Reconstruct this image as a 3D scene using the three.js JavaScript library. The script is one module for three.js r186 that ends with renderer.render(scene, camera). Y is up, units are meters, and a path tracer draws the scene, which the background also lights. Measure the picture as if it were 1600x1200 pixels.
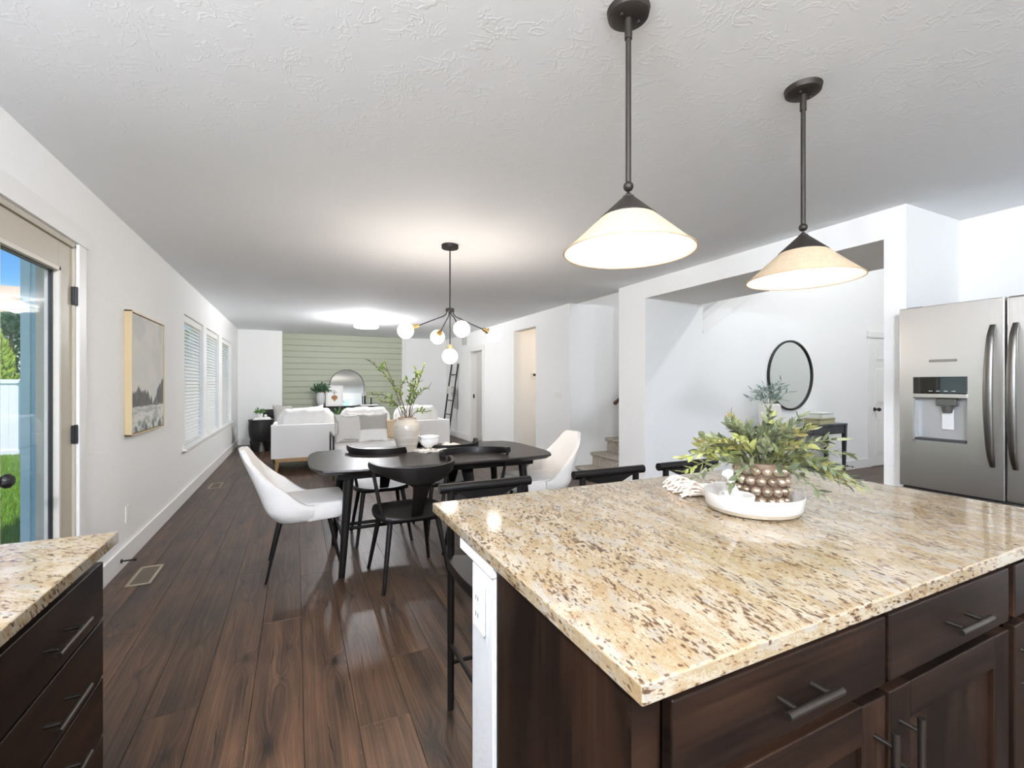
import * as THREE from 'three';
import { RoundedBoxGeometry } from 'three/addons/geometries/RoundedBoxGeometry.js';
import { mergeGeometries, mergeVertices, toCreasedNormals } from 'three/addons/utils/BufferGeometryUtils.js';
import { Sky } from 'three/addons/objects/Sky.js';

// ---------------------------------------------------------------- camera, sky, sun, exposure
const scene = new THREE.Scene();
const EYE = 1.3, FOCAL = 711, YAW = Math.atan(337 / 711);
const camera = new THREE.PerspectiveCamera(2 * Math.atan(600 / FOCAL) * 180 / Math.PI, 4 / 3, 0.05, 200);
camera.position.set(0, EYE, 0);
camera.rotation.y = -YAW;
const renderer = new THREE.WebGLRenderer({ antialias: true });
renderer.toneMapping = THREE.LinearToneMapping;
renderer.toneMappingExposure = 1.74;
renderer.shadowMap.enabled = true;

const sunDir = new THREE.Vector3(0.4, 0.8, 0.45).normalize();
const sky = new Sky();
sky.scale.setScalar(150);
sky.name = 'sky';
Object.assign(sky.material.uniforms.turbidity, { value: 2.5 });
sky.material.uniforms.rayleigh.value = 1.2;
sky.material.uniforms.mieCoefficient.value = 0.004;
sky.material.uniforms.mieDirectionalG.value = 0.7;
sky.material.uniforms.sunPosition.value.copy(sunDir).multiplyScalar(100);
sky.material.uniforms.cloudCoverage.value = 0.45;
sky.material.uniforms.cloudDensity.value = 0.5;
sky.material.uniforms.showSunDisc.value = 0;
scene.add(sky);
scene.backgroundIntensity = 0.13;

const sun = new THREE.DirectionalLight(0xfff4e4, 3.2);
sun.name = 'sun';
sun.position.copy(sunDir).multiplyScalar(30);
sun.castShadow = true;
Object.assign(sun.shadow.camera, { left: -25, right: 25, top: 25, bottom: -25, near: 1, far: 80 });
sun.shadow.mapSize.set(2048, 2048);
scene.add(sun, sun.target);
const LAMP = 1.7;            // strength of all the lamps

// ---------------------------------------------------------------- small tools
let seed = 12345;
const rnd = () => { seed = (seed * 1664525 + 1013904223) >>> 0; return seed / 4294967296; };
const rr = (a, b) => a + (b - a) * rnd();
const R = THREE.MathUtils.degToRad, V = (x, y, z) => new THREE.Vector3(x, y, z);
const lerp = (a, b, t) => a + (b - a) * t, clamp = (x, a = 0, b = 1) => Math.min(b, Math.max(a, x));
const smooth = (a, b, x) => { const t = clamp((x - a) / (b - a)); return t * t * (3 - 2 * t); };
const names = {};
function numbered(n) { const k = names[n] = (names[n] ?? -1) + 1; return k ? `${n}_${String(k).padStart(3, '0')}` : n; }
const joined = (g) => Array.isArray(g) ? (g.length === 1 ? g[0] : mergeGeometries(g.map((x) => { const y = x.index ? x.toNonIndexed() : x; for (const k of Object.keys(y.attributes)) if (!['position', 'normal', 'uv'].includes(k)) y.deleteAttribute(k); return y; }))) : g;
function tag(o, label, category, group) { o.userData.label = label; o.userData.category = category; if (group) o.userData.group = group; return o; }
function thing(name, label, category, pos = [0, 0, 0], turn = 0, group) {
  const o = new THREE.Group(); o.name = numbered(name); scene.add(o);
  o.position.set(...pos); o.rotation.y = turn;
  return tag(o, label, category, group);
}
function part(name, geo, mat, parent, label) {
  const m = new THREE.Mesh(joined(geo), mat); m.name = name; parent.add(m);
  if (label) m.userData.label = label;
  return m;
}
function solo(name, geo, mat, label, category, pos = [0, 0, 0], turn = 0, group) {
  const m = new THREE.Mesh(joined(geo), mat); m.name = numbered(name); scene.add(m);
  m.position.set(...pos); m.rotation.y = turn;
  return tag(m, label, category, group);
}
function struct(name, geo, mat, parent = scene) {
  const m = new THREE.Mesh(joined(geo), mat); m.name = name; parent.add(m);
  if (parent === scene) m.userData.kind = 'structure';
  return m;
}
function structGroup(name) { const o = new THREE.Group(); o.name = name; o.userData.kind = 'structure'; scene.add(o); return o; }
function copyOf(o, pos, turn, label) {
  const c = o.clone(); c.name = numbered(o.name.replace(/_\d{3}$/, '')); c.position.set(...pos); c.rotation.y = turn;
  c.userData = { ...o.userData, label }; scene.add(c); return c;
}
// boxes by their limits; uv in metres by dominant normal
function metres(g, s = 1) {
  const p = g.attributes.position, n = g.attributes.normal, uv = new Float32Array(p.count * 2);
  for (let i = 0; i < p.count; i++) {
    const ax = Math.abs(n.getX(i)), ay = Math.abs(n.getY(i)), az = Math.abs(n.getZ(i));
    let u, v;
    if (ay >= ax && ay >= az) { u = p.getX(i); v = p.getZ(i); } else if (ax >= az) { u = p.getZ(i); v = p.getY(i); } else { u = p.getX(i); v = p.getY(i); }
    uv[2 * i] = u * s; uv[2 * i + 1] = v * s;
  }
  g.setAttribute('uv', new THREE.BufferAttribute(uv, 2)); return g;
}
function slab(g) {          // stone slab: flecks run along the edge on its sides
  const n = g.attributes.normal, q = g.attributes.position, uv = g.attributes.uv;
  for (let i = 0; i < q.count; i++) { const ax = Math.abs(n.getX(i)), ay = Math.abs(n.getY(i)), az = Math.abs(n.getZ(i)); if (ay < Math.max(ax, az)) uv.setXY(i, q.getY(i) + 0.3, ax > az ? q.getZ(i) : q.getX(i)); }
  return g;
}
const box = (x0, x1, y0, y1, z0, z1) => metres(new THREE.BoxGeometry(Math.abs(x1 - x0), Math.abs(y1 - y0), Math.abs(z1 - z0)).translate((x0 + x1) / 2, (y0 + y1) / 2, (z0 + z1) / 2));
const rbox = (x0, x1, y0, y1, z0, z1, r = 0.004, seg = 2) => metres(new RoundedBoxGeometry(Math.abs(x1 - x0), Math.abs(y1 - y0), Math.abs(z1 - z0), seg, r).translate((x0 + x1) / 2, (y0 + y1) / 2, (z0 + z1) / 2));
function rod(a, b, ra, rb = ra, seg = 14) {
  const A = V(...a), B = V(...b), d = B.clone().sub(A), g = new THREE.CylinderGeometry(rb, ra, d.length(), seg, 1);
  g.applyQuaternion(new THREE.Quaternion().setFromUnitVectors(V(0, 1, 0), d.clone().normalize()));
  return g.translate((A.x + B.x) / 2, (A.y + B.y) / 2, (A.z + B.z) / 2);
}
const tube = (pts, r, seg = 24, rad = 8) => new THREE.TubeGeometry(new THREE.CatmullRomCurve3(pts.map((p) => V(...p))), seg, r, rad, false);
const lathe = (pts, seg = 40) => { const g = new THREE.LatheGeometry(pts.map((p) => new THREE.Vector2(...p)), seg); return toCreasedNormals(g, R(40)); };
const ball = (r, x = 0, y = 0, z = 0, a = 24, b = 16) => new THREE.SphereGeometry(r, a, b).translate(x, y, z);
// a box of nx*ny*nz cells whose points (each -1..1) are moved by fn(u, v, w) -> [x, y, z]
function warp(nx, ny, nz, fn, crease = 50) {
  let g = new THREE.BoxGeometry(2, 2, 2, nx, ny, nz); g.deleteAttribute('uv'); g.deleteAttribute('normal'); g = mergeVertices(g, 1e-4);
  const p = g.attributes.position;
  for (let i = 0; i < p.count; i++) p.setXYZ(i, ...fn(p.getX(i), p.getY(i), p.getZ(i)));
  g.computeVertexNormals();
  return metres(crease ? toCreasedNormals(g, R(crease)) : g.toNonIndexed());
}
// soft cushion filling a box: w wide, h high, d deep
function plump(w, h, d, n = 22) {      // loose feather cushion: round all over, a little crumpled
  return warp(n, 12, 10, (u, v, t) => {
    const l = Math.pow(Math.pow(Math.abs(u), 7) + Math.pow(Math.abs(v), 4) + Math.pow(Math.abs(t), 2.6), 1 / 4), m = Math.max(Math.abs(u), Math.abs(v), Math.abs(t)), k = m / Math.max(l, 1e-3);
    const c = 0.006 * Math.sin(u * 8 + v * 2.3) + 0.004 * Math.sin(u * 17 + 1 + t * 2);
    return [u * k * w / 2, v * k * h / 2 + c * (v > 0 ? 1 : 0.2) + 0.012 * (1 - u * u) * (v > 0 ? 1 : 0), t * k * d / 2 + c];
  }, 0);
}
function puff(w, h, d, e = 0.35, n = 14, wob = 0) {
  const k = (a) => Math.sign(a) * Math.pow(Math.abs(a), 1);
  return warp(n, Math.max(4, n >> 1), n >> 1, (u, v, t) => {
    const fx = 1 - e * 0.5 * (v * v * v * v + t * t * t * t) * 0.5, fy = 1 - e * 0.6 * (Math.pow(Math.abs(u), 4) + Math.pow(Math.abs(t), 4)) * 0.5, fz = 1 - e * (Math.pow(Math.abs(u), 3) + Math.pow(Math.abs(v), 3)) * 0.5;
    const q = wob * (Math.sin(u * 7 + v * 3) + Math.sin(u * 3.1 - t * 5 + 1)) * 0.5;
    return [k(u) * fx * w / 2, k(v) * fy * h / 2 + q, k(t) * fz * d / 2 + q];
  }, 0);
}
// knife-edged square pillow, standing, facing +z
function pillowGeo(w, h, d, n = 18) {
  return warp(n, n, 2, (u, v, t) => {
    const f = Math.pow(Math.max(0, (1 - u * u) * (1 - v * v)), 0.42), px = 1 - 0.09 * (1 - u * u) * 0 - 0.07 * (1 - v * v), py = 1 - 0.09 * (1 - u * u);
    return [u * px * w / 2, v * py * h / 2 + 0.004 * Math.sin(u * 9), t * (f * d / 2 + 0.004)];
  }, 60);
}
const moved = (g, x, y, z, rx = 0, ry = 0, rz = 0) => { const c = g.clone(); if (rx) c.rotateX(rx); if (ry) c.rotateY(ry); if (rz) c.rotateZ(rz); return c.translate(x, y, z); };

// ---------------------------------------------------------------- noise and textures
const PERM = new Float32Array(65536); { let s = 9; for (let i = 0; i < 65536; i++) { s = (s * 1664525 + 1013904223) >>> 0; PERM[i] = s / 4294967296; } }
const hash = (x, y) => PERM[((x * 1973) ^ (y * 9277)) & 65535];
function vn(x, y, px = 0, py = 0) {           // value noise, repeating after px, py cells
  const xi = Math.floor(x), yi = Math.floor(y), fx = x - xi, fy = y - yi, u = fx * fx * (3 - 2 * fx), v = fy * fy * (3 - 2 * fy);
  const w = (a, p) => p ? ((a % p) + p) % p : a;
  const x0 = w(xi, px), x1 = w(xi + 1, px), y0 = w(yi, py), y1 = w(yi + 1, py);
  return lerp(lerp(hash(x0, y0), hash(x1, y0), u), lerp(hash(x0, y1), hash(x1, y1), u), v);
}
function fbm(x, y, o, px = 0, py = 0) { let s = 0, a = 0.5, t = 0; for (let i = 0; i < o; i++) { s += a * vn(x + i * 17 * (px ? 0 : 1), y, px, py); t += a; a *= 0.5; x *= 2; y *= 2; px *= 2; py *= 2; } return s / t; }
const G = (c) => Math.round(255 * clamp(c <= 0.0031308 ? 12.92 * c : 1.055 * Math.pow(c, 1 / 2.4) - 0.055));
// fn(u, v, x, y) -> [r, g, b] as sRGB 0..255 (color) or a height 0..1
function texture(w, h, fn, color = true, repeat) {
  const d = new Uint8Array(w * h * 4);
  for (let y = 0; y < h; y++) for (let x = 0; x < w; x++) {
    const c = fn((x + 0.5) / w, (y + 0.5) / h, x, y), i = 4 * (y * w + x);
    if (color) { d[i] = clamp(c[0], 0, 255); d[i + 1] = clamp(c[1], 0, 255); d[i + 2] = clamp(c[2], 0, 255); } else d[i] = d[i + 1] = d[i + 2] = clamp(c) * 255;
    d[i + 3] = 255;
  }
  const t = new THREE.DataTexture(d, w, h); t.wrapS = t.wrapT = THREE.RepeatWrapping; t.magFilter = THREE.LinearFilter; t.minFilter = THREE.LinearMipmapLinearFilter; t.generateMipmaps = true;
  if (color) t.colorSpace = THREE.SRGBColorSpace;
  if (repeat) t.repeat.set(...repeat);
  t.needsUpdate = true; return t;
}
const mix3 = (a, b, t) => [lerp(a[0], b[0], t), lerp(a[1], b[1], t), lerp(a[2], b[2], t)];
const mat = (color, roughness = 0.6, more = {}) => new THREE.MeshStandardMaterial({ color, roughness, ...more });
const phys = (color, roughness = 0.6, more = {}) => new THREE.MeshPhysicalMaterial({ color, roughness, ...more });

const knockdown = texture(1024, 1024, (u, v) => {
  const wx = fbm(u * 8, v * 8, 2, 8, 8) * 1.6, n = fbm(u * 26 + wx * 2, v * 26 + wx, 3, 26, 26);
  const ridge = 1 - Math.abs(2 * n - 1) * 5;
  return 0.35 + 0.6 * smooth(0.1, 0.8, ridge) * smooth(0.35, 0.6, fbm(u * 12, v * 12, 2, 12, 12)) + 0.05 * vn(u * 200, v * 200, 200, 200);
}, false, [1 / 0.85, 1 / 0.85]);
const peel = texture(512, 512, (u, v) => fbm(u * 40, v * 40, 2, 40, 40), false, [1 / 0.5, 1 / 0.5]);
const carpetMap = texture(256, 256, (u, v) => { const n = vn(u * 64, v * 64, 64, 64), m = fbm(u * 16, v * 16, 2, 16, 16); return mix3([150, 139, 124], [232, 224, 211], clamp(n * 0.8 + m * 0.5 - 0.15)); }, true, [2.5, 2.5]);
const weave = texture(256, 256, (u, v) => 0.5 + 0.2 * Math.sin(u * 2 * Math.PI * 64) * Math.sin(v * 2 * Math.PI * 64) + 0.4 * (vn(u * 128, v * 32, 128, 32) - 0.5) + 0.3 * (vn(u * 32, v * 128, 32, 128) - 0.5), false, [4, 4]);
const boucle = texture(256, 256, (u, v) => { const n = fbm(u * 24, v * 24, 2, 24, 24); return 1 - Math.abs(2 * n - 1) * 2; }, false, [3, 3]);
const linenMap = texture(256, 256, (u, v) => mix3([214, 203, 186], [238, 230, 216], 0.5 * vn(u * 128, v * 10, 128, 10) + 0.5 * vn(u * 10, v * 128, 10, 128)), true, [3, 3]);

// oak floor planks: six boards, colour and height
const PL = 2.0, PW = 0.19;
function plankMaps(k) {
  const W = 256, H = 2048, ox = k * 37.7, knots = [], cracks = [];
  const s0 = seed; seed = 777 + k * 991;
  for (let i = 0; i < 2 + (k % 3); i++) knots.push([rr(0.2, 0.8), rr(0.05, 0.95), rr(0.012, 0.03)]);
  for (let i = 0; i < 3 + (k % 2) * 2; i++) cracks.push([rr(0.15, 0.85), rr(0.05, 0.85), rr(0.05, 0.16), rr(-0.25, 0.25), rr(0.006, 0.014)]);
  const tone = rr(-0.18, 0.22), red = rr(-4, 8);
  seed = s0;
  const field = new Float32Array(W * H * 2);
  for (let y = 0; y < H; y++) for (let x = 0; x < W; x++) {
    const u = x / W * PW, v = y / H * PL;           // metres
    let uu = u + 0.02 * (fbm(v * 1.6 + ox, u * 3, 2) - 0.5), dark = 0, warpK = 0;
    for (const [a, b, r] of knots) { const dx = u - a * PW, dy = (v - b * PL) * 0.45, d = Math.hypot(dx, dy); warpK += 0.03 * Math.exp(-d * d / (4 * r * r)) * Math.sign(dx || 1); dark += 0.75 * Math.exp(-d * d / (0.5 * r * r)); }
    uu += warpK;
    const rings = 0.5 + 0.5 * Math.sin((uu * 170 + 5 * fbm(v * 0.9 + ox, uu * 18, 3)) * 2.2);
    const fine = vn(uu * 1500 + ox, v * 14), fine2 = vn(uu * 700, v * 5 + ox), streak = fbm(uu * 60 + ox, v * 0.9, 3), patch = fbm(v * 2.6 + ox, u * 14, 3);
    let crack = 0;
    for (const [a, b, l, dir, wd] of cracks) { const t = (v - b * PL) / (l * PL); if (t > 0 && t < 1) { const c = a * PW + dir * (t - 0.5) * 0.06 + 0.006 * (vn(t * 9 + a * 40, 3) - 0.5), w = wd * 0.22 * Math.sin(t * Math.PI) * (0.4 + vn(v * 60, a * 90)); crack = Math.max(crack, smooth(w, w * 0.3, Math.abs(u - c))); } }
    field[2 * (y * W + x)] = clamp(0.38 + tone + 0.15 * (rings - 0.5) + 0.62 * (streak - 0.5) + 0.46 * (fine - 0.5) + 0.26 * (fine2 - 0.5) + 0.75 * (patch - 0.5) - dark * 0.5);
    field[2 * (y * W + x) + 1] = crack;
  }
  const col = texture(W, H, (u, v, x, y) => {
    const f = field[2 * (y * W + x)], c = field[2 * (y * W + x) + 1];
    let rgb = f < 0.5 ? mix3([44, 35, 29], [92, 69, 52 + red * 0.3], f * 2) : mix3([92, 69, 52], [134, 101 - red * 0.3, 74], f * 2 - 1);
    const scuff = smooth(0.8, 0.93, vn(x * 0.11, y * 0.05 + k * 9)) * smooth(0.62, 0.8, fbm(x * 0.012 + k, y * 0.004, 2));
    rgb = mix3(rgb, [150, 132, 116], 0.45 * scuff);
    return mix3(rgb, [24, 19, 16], c * 0.95);
  });
  const hei = texture(W / 1, H / 2, (u, v, x, y) => { const i = 2 * (2 * y * W + x); return 0.75 + 0.22 * (field[i] - 0.5) - 0.7 * field[i + 1]; }, false);
  return { map: col, bumpMap: hei };
}
const plankMats = [0, 1, 2, 3, 4, 5].map((k) => phys(0xd2d0ce, 0.4, { ...plankMaps(k), bumpScale: 0.0016, specularIntensity: 0.75 }));

// knotty alder for the cabinets (grain along v, one repeat = 0.8 m x 1.6 m)
const alderField = (u, v) => {
  const kx = [[0.3, 0.22, 0.02], [0.74, 0.6, 0.026], [0.5, 0.85, 0.016]]; let w = 0, dk = 0;
  for (const [a, b, r] of kx) { const dx = u - a, dy = (v - b) * 0.7, d2 = dx * dx + dy * dy; w += 0.05 * Math.exp(-d2 / (6 * r * r)) * Math.sign(dx || 1); dk += Math.exp(-d2 / (0.55 * r * r)); }
  const uu = u + w, f = 0.42 + 1.5 * (fbm(uu * 10, v * 2, 4, 10, 2) - 0.5) + 0.5 * (vn(uu * 160, v * 6, 160, 6) - 0.5) + 1.1 * (fbm(u * 5, v * 5, 3, 5, 5) - 0.5);
  return [clamp(f), dk];
};
const alderMap = texture(512, 1024, (u, v) => { const [f, dk] = alderField(u, v); return mix3(mix3([15, 10, 7], [52, 35, 24], f), [20, 13, 10], clamp(dk) * 0.8); });
const alder = (rx, rot, more = {}) => { const t = alderMap.clone(); t.repeat.set(1 / 0.8, 1 / 1.6); t.rotation = rot; t.offset.set(rx, rx * 0.37); t.needsUpdate = true; return phys(0xffffff, 0.38, { map: t, specularIntensity: 0.35, ...more }); };

// granite slab: cream ground, tan clouds, brown flecks drawn out along v (one repeat = 0.95 m)
const graniteMap = texture(1536, 1536, (u, v) => {
  const wx = 0.012 * (fbm(u * 8, v * 8, 2, 8, 8) - 0.5), a = u + wx, b = v;
  const cloud = fbm(a * 24, b * 10, 4, 24, 10), cloud2 = fbm(a * 70, b * 32, 3, 70, 32), fine = vn(a * 500, b * 330, 500, 330), fine2 = vn(a * 240, b * 150, 240, 150);
  let c = mix3([214, 190, 150], [236, 222, 196], smooth(0.3, 0.7, cloud + 0.3 * (fine - 0.5)));
  c = mix3(c, [202, 166, 118], 0.55 * smooth(0.5, 0.72, cloud2 + 0.2 * (cloud - 0.5) + 0.1 * (fine2 - 0.5)));
  c = mix3(c, [214, 208, 198], 0.6 * smooth(0.56, 0.74, fbm(a * 46 + 5, b * 20 + 9, 3, 46, 20)));
  const f1 = fbm(a * 200, b * 72, 3, 200, 72), zone = fbm(a * 16, b * 8, 3, 16, 8), k = f1 + 0.34 * (zone - 0.5) + 0.05 * (fine - 0.5);
  c = mix3(c, [158, 120, 82], 0.55 * smooth(0.60, 0.69, k));
  c = mix3(c, [104, 78, 60], 0.75 * smooth(0.69, 0.77, k));
  const f2 = fbm(a * 260 + 3, b * 90 + 7, 2, 260, 90);
  c = mix3(c, [110, 82, 62], 0.6 * smooth(0.74, 0.86, f2 + 0.3 * (zone - 0.5)));
  return mix3(c, [255, 250, 240], 0.22 * (fine - 0.5));
});
const granite = (rot, ox) => { const t = graniteMap.clone(); t.repeat.set(1 / 0.95, 1 / 0.95); t.rotation = rot; t.offset.set(ox, ox * 0.7); t.needsUpdate = true; return phys(0xb0afad, 0.09, { map: t, specularIntensity: 1, ior: 1.55 }); };

const grainMap = texture(512, 512, (u, v) => { const f = 0.5 + 0.9 * (fbm(u * 3, v * 40, 4, 3, 40) - 0.5) + 0.3 * (vn(u * 8, v * 200, 8, 200) - 0.5); return mix3([26, 23, 21], [56, 49, 44], clamp(f)); }, true, [1 / 0.8, 1 / 0.8]);
const brushed = texture(256, 256, (u, v) => vn(u * 256, v * 4, 256, 4), false, [3, 3]);

const M = {
  wall: mat(0xf3f3f0, 0.85, { bumpMap: peel, bumpScale: 0.0006 }),
  ceiling: mat(0xf3f6f8, 0.9, { bumpMap: knockdown, bumpScale: 0.0008 }),
  trim: mat(0xeeede9, 0.45), jamb: mat(0xe6e4de, 0.5),
  shiplap: mat(0xb3b8a2, 0.55), taupe: mat(0xbcb3a1, 0.45),
  black: mat(0x171615, 0.42), blackSatin: phys(0x110f0e, 0.34, { specularIntensity: 0.6 }), iron: mat(0x2b2825, 0.55, { metalness: 0.4 }),
  bronze: mat(0x35302b, 0.5, { metalness: 0.55 }), brass: mat(0xd8b87a, 0.28, { metalness: 1 }),
  pull: mat(0x514c46, 0.34, { metalness: 0.9 }), steel: phys(0xcfccc7, 0.3, { metalness: 1, anisotropy: 0.6, bumpMap: brushed, bumpScale: 0.00015 }), steelDark: mat(0x77746f, 0.35, { metalness: 1 }),
  dark: mat(0x0c0b0a, 0.7), glass: phys(0xffffff, 0.02, { transmission: 1, thickness: 0, ior: 1.45, specularIntensity: 0.4 }),
  tableTop: phys(0xffffff, 0.36, { map: grainMap, specularIntensity: 0.6 }),
  chairWood: phys(0x14110f, 0.42, { specularIntensity: 0.55, bumpMap: weave, bumpScale: 0.0001 }),
  fabric: mat(0xe3dfd8, 0.95, { bumpMap: weave, bumpScale: 0.0012 }), sofa: mat(0xf6f4f0, 0.95, { bumpMap: weave, bumpScale: 0.0015 }),
  boucle: mat(0xf0ede7, 1, { bumpMap: boucle, bumpScale: 0.006 }), greyCloth: mat(0xb9b6ae, 0.95, { bumpMap: weave, bumpScale: 0.001 }), tanCloth: mat(0xd9bf9f, 0.95, { bumpMap: weave, bumpScale: 0.001 }),
  whiteCeramic: phys(0xf1eee9, 0.3, { clearcoat: 0.4 }), matteWhite: mat(0xefece6, 0.7), plastic: mat(0xf2f1ec, 0.4),
  oak: mat(0xb08d62, 0.55), paper: mat(0xf3f1ec, 0.8), carpet: mat(0xffffff, 1, { map: carpetMap, bumpMap: boucle, bumpScale: 0.006 }),
  mirror: mat(0xe9eeec, 0.02, { metalness: 1 }), stem: mat(0x5b4a38, 0.8), greenStem: mat(0x6d7546, 0.8),
};
const leafMat = (c, t = 0.35) => phys(c, 0.75, { transmission: t, thickness: 0, side: THREE.DoubleSide });
const bulbGlow = (c, s) => mat(0xffffff, 0.5, { emissive: c, emissiveIntensity: s });

// ---------------------------------------------------------------- room shell
const XL = -1.12, XR = 3.555, H = 2.464, ZF = -11.55, ZB = 2.2, TOP = 4.9;
// walls along z (thickness in x) and along x (thickness in z), each with openings [a0, a1, y0, y1]
function outline(a0, a1, y0, y1, holes, k) {
  let s = new THREE.Shape([[a0, y0], [a1, y0], [a1, y1], [a0, y1]].map(([a, b]) => new THREE.Vector2(k * a, b)));
  const edge = holes.filter((h) => h[2] <= y0 + 1e-6), inner = holes.filter((h) => h[2] > y0 + 1e-6);
  if (edge.length) {                                   // openings down to the floor become notches of the outline
    const pts = [[a0, y0]];
    for (const [h0, h1, , t] of edge.sort((p, q) => p[0] - q[0])) pts.push([h0, y0], [h0, t], [h1, t], [h1, y0]);
    pts.push([a1, y0], [a1, y1], [a0, y1]); s = new THREE.Shape(pts.map(([a, b]) => new THREE.Vector2(k * a, b)));
  }
  for (const [h0, h1, b, t] of inner) s.holes.push(new THREE.Path([[h0, b], [h1, b], [h1, t], [h0, t]].map(([a, c]) => new THREE.Vector2(k * a, c))));
  return s;
}
const wallZ = (x0, x1, z0, z1, y0, y1, holes = []) => metres(new THREE.ExtrudeGeometry(outline(z0, z1, y0, y1, holes, -1), { depth: x1 - x0, bevelEnabled: false }).rotateY(Math.PI / 2).translate(x0, 0, 0));
const wallX = (z0, z1, x0, x1, y0, y1, holes = []) => metres(new THREE.ExtrudeGeometry(outline(x0, x1, y0, y1, holes, 1), { depth: z1 - z0, bevelEnabled: false }).translate(0, 0, z0));
const WIN = [[-7.257, -6.104], [-8.6, -7.497], [-10.092, -8.938]], WY = [0.6, 2.08];
struct('wall_left', wallZ(XL - 0.16, XL, -11.75, ZB + 0.16, 0, H, [[-3.345, -2.47, 0, 2.075], ...WIN.map(([a, b]) => [a, b, ...WY]), [-1.0, 1.2, 1.08, 2.1]]), M.wall);
struct('wall_far', [wallX(-11.75, -11.573, XL, XR + 0.135, 0, H), box(XL, -0.28, 0, H, -11.573, -11.2)], M.wall);
struct('wall_back', wallX(ZB, ZB + 0.16, XL, 4.4, 0, H, [[-0.6, 2.6, 0.9, 2.15]]), M.wall);
struct('wall_right', [wallZ(XR, XR + 0.135, -11.75, -5.564, 0, H, [[-9.67, -8.95, 0, 2.03], [-7.419, -6.592, 0, 2.25]])], M.wall);
struct('wall_fridge', [wallZ(4.277, 4.4, -1.6, ZB + 0.16, 0, H), wallX(-1.687, -1.563, XR, 4.45, 0, H)], M.wall);
struct('wall_portal', [box(XR, 4.45, 0, TOP, -4.457, -3.995), box(XR, 4.45, 2.268, TOP, -3.995, -1.687), box(XR + 0.01, 4.45, H, TOP, -1.687, -1.563)], M.wall);
// mirror wall: its top follows the stair behind it
{
  const s = new THREE.Shape([[4.45, 0], [9.6, 0], [9.6, 4.9], [9.23, 4.9], [4.45, 2.03]].map((p) => new THREE.Vector2(...p)));
  struct('wall_foyer', metres(new THREE.ExtrudeGeometry(s, { depth: 0.14, bevelEnabled: false }).translate(0, 0, -4.19)), M.wall);
  const cap = box(-0.02, 5.6, -0.005, 0.03, -0.1, 0.1).rotateZ(Math.atan(0.6)).translate(4.46, 2.03, -4.12);
  struct('trim_stair_cap', metres(cap), M.trim);
  struct('trim_stair_skirt', metres(box(0, 5.5, -0.11, 0, 0, 0.015).rotateZ(Math.atan(0.6)).translate(4.46, 2.02, -4.05)), M.trim);
}
struct('wall_stair', [wallX(-5.69, -5.564, XR + 0.135, 9.6, 0, TOP), box(XR, XR + 0.135, H, TOP, -5.69, -4.457)], M.wall);
struct('wall_entry', [wallZ(9.6, 9.75, -5.69, -0.08, 0, TOP, [[-1.2, -0.35, 0.3, 4.5]]), wallX(-0.2, -0.08, 4.4, 9.6, 0, TOP), wallZ(4.4, 4.5, -1.6, -0.08, 0, TOP)], M.wall);
struct('wall_hall', [wallX(-7.67, -7.55, XR + 0.135, 6.3, 0, H), wallX(-6.3, -6.2, XR + 0.135, 6.3, 0, H), wallZ(6.2, 6.3, -7.6, -6.2, 0, H)], M.wall);
struct('wall_bedroom', [wallX(-9.87, -9.75, XR + 0.135, 6.3, 0, H), wallX(-8.1, -8.0, XR + 0.135, 6.3, 0, H), wallZ(6.2, 6.3, -9.8, -8.0, 0, H)], M.wall);
struct('ceiling', metres(joined([box(XL - 0.16, XR, H, H + 0.15, -11.75, ZB + 0.16), box(XR, 4.4, H, H + 0.15, -1.563, ZB + 0.16)])), M.ceiling);
struct('ceiling_foyer', box(XR, 9.75, TOP, TOP + 0.15, -5.69, -0.08), M.ceiling);
struct('ceiling_hall', box(XR + 0.001, 6.3, H, H + 0.15, -11.75, -5.69), M.ceiling);

// floor: a dark bed with single oak planks on it
const floor = struct('floor', box(XL - 0.16, 4.4, -0.16, -0.012, -11.75, ZB + 0.16), mat(0x1a1411, 0.8));
{
  const shapes = {};
  const plank = (len) => shapes[len] ??= (() => {
    const g = warp(1, 2, 1, (u, v, w) => { const b = v > 0.5 ? 0.0016 : 0.0004; return [u * (PW / 2 - b), v > 0.5 ? 0 : v < -0.5 ? -0.012 : -0.0018, w * (len / 2 - b)]; }, 10);
    const p = g.attributes.position, uv = g.attributes.uv; for (let i = 0; i < p.count; i++) uv.setXY(i, p.getX(i) / PW + 0.5, p.getZ(i) / PL + 0.5);
    return g;
  })();
  const n0 = -5;
  for (let r = n0; ; r++) {
    const x0 = -0.165 + r * PW; if (x0 > XR) break;
    let z = -0.5, first = true, last = -1;
    while (z > -11.5) {
      let len = first ? [0.5, 0.9, 1.3, 1.7, 1.1][(r + 20) % 5] : [2.0, 1.6, 2.0, 1.8][Math.floor(rnd() * 4)]; first = false;
      if (z - len < -11.57) len = Math.max(0.3, Math.round((z + 11.57) * 10) / 10);
      let k = Math.floor(rnd() * 6); if (k === last) k = (k + 1) % 6; last = k;
      const m = part('plank', plank(len), plankMats[k], floor); m.position.set(x0 + PW / 2, 0, z - len / 2); m.rotation.y = rnd() < 0.5 ? Math.PI : 0;
      z -= len;
    }
  }
  const sheet = (x0, x1, z0, z1) => { const g = box(x0, x1, -0.012, 0, z0, z1), p = g.attributes.position, uv = g.attributes.uv; for (let i = 0; i < p.count; i++) uv.setXY(i, p.getX(i) / PW, p.getZ(i) / PL); return g; };
  struct('floor_boards', sheet(XL, 4.28, -0.5, ZB), plankMats[2], floor);
}
const floorFoyer = struct('floor_foyer', box(XR + 0.02, 9.75, -0.16, -0.012, -11.75, -0.08), mat(0x1a1411, 0.8));
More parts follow.
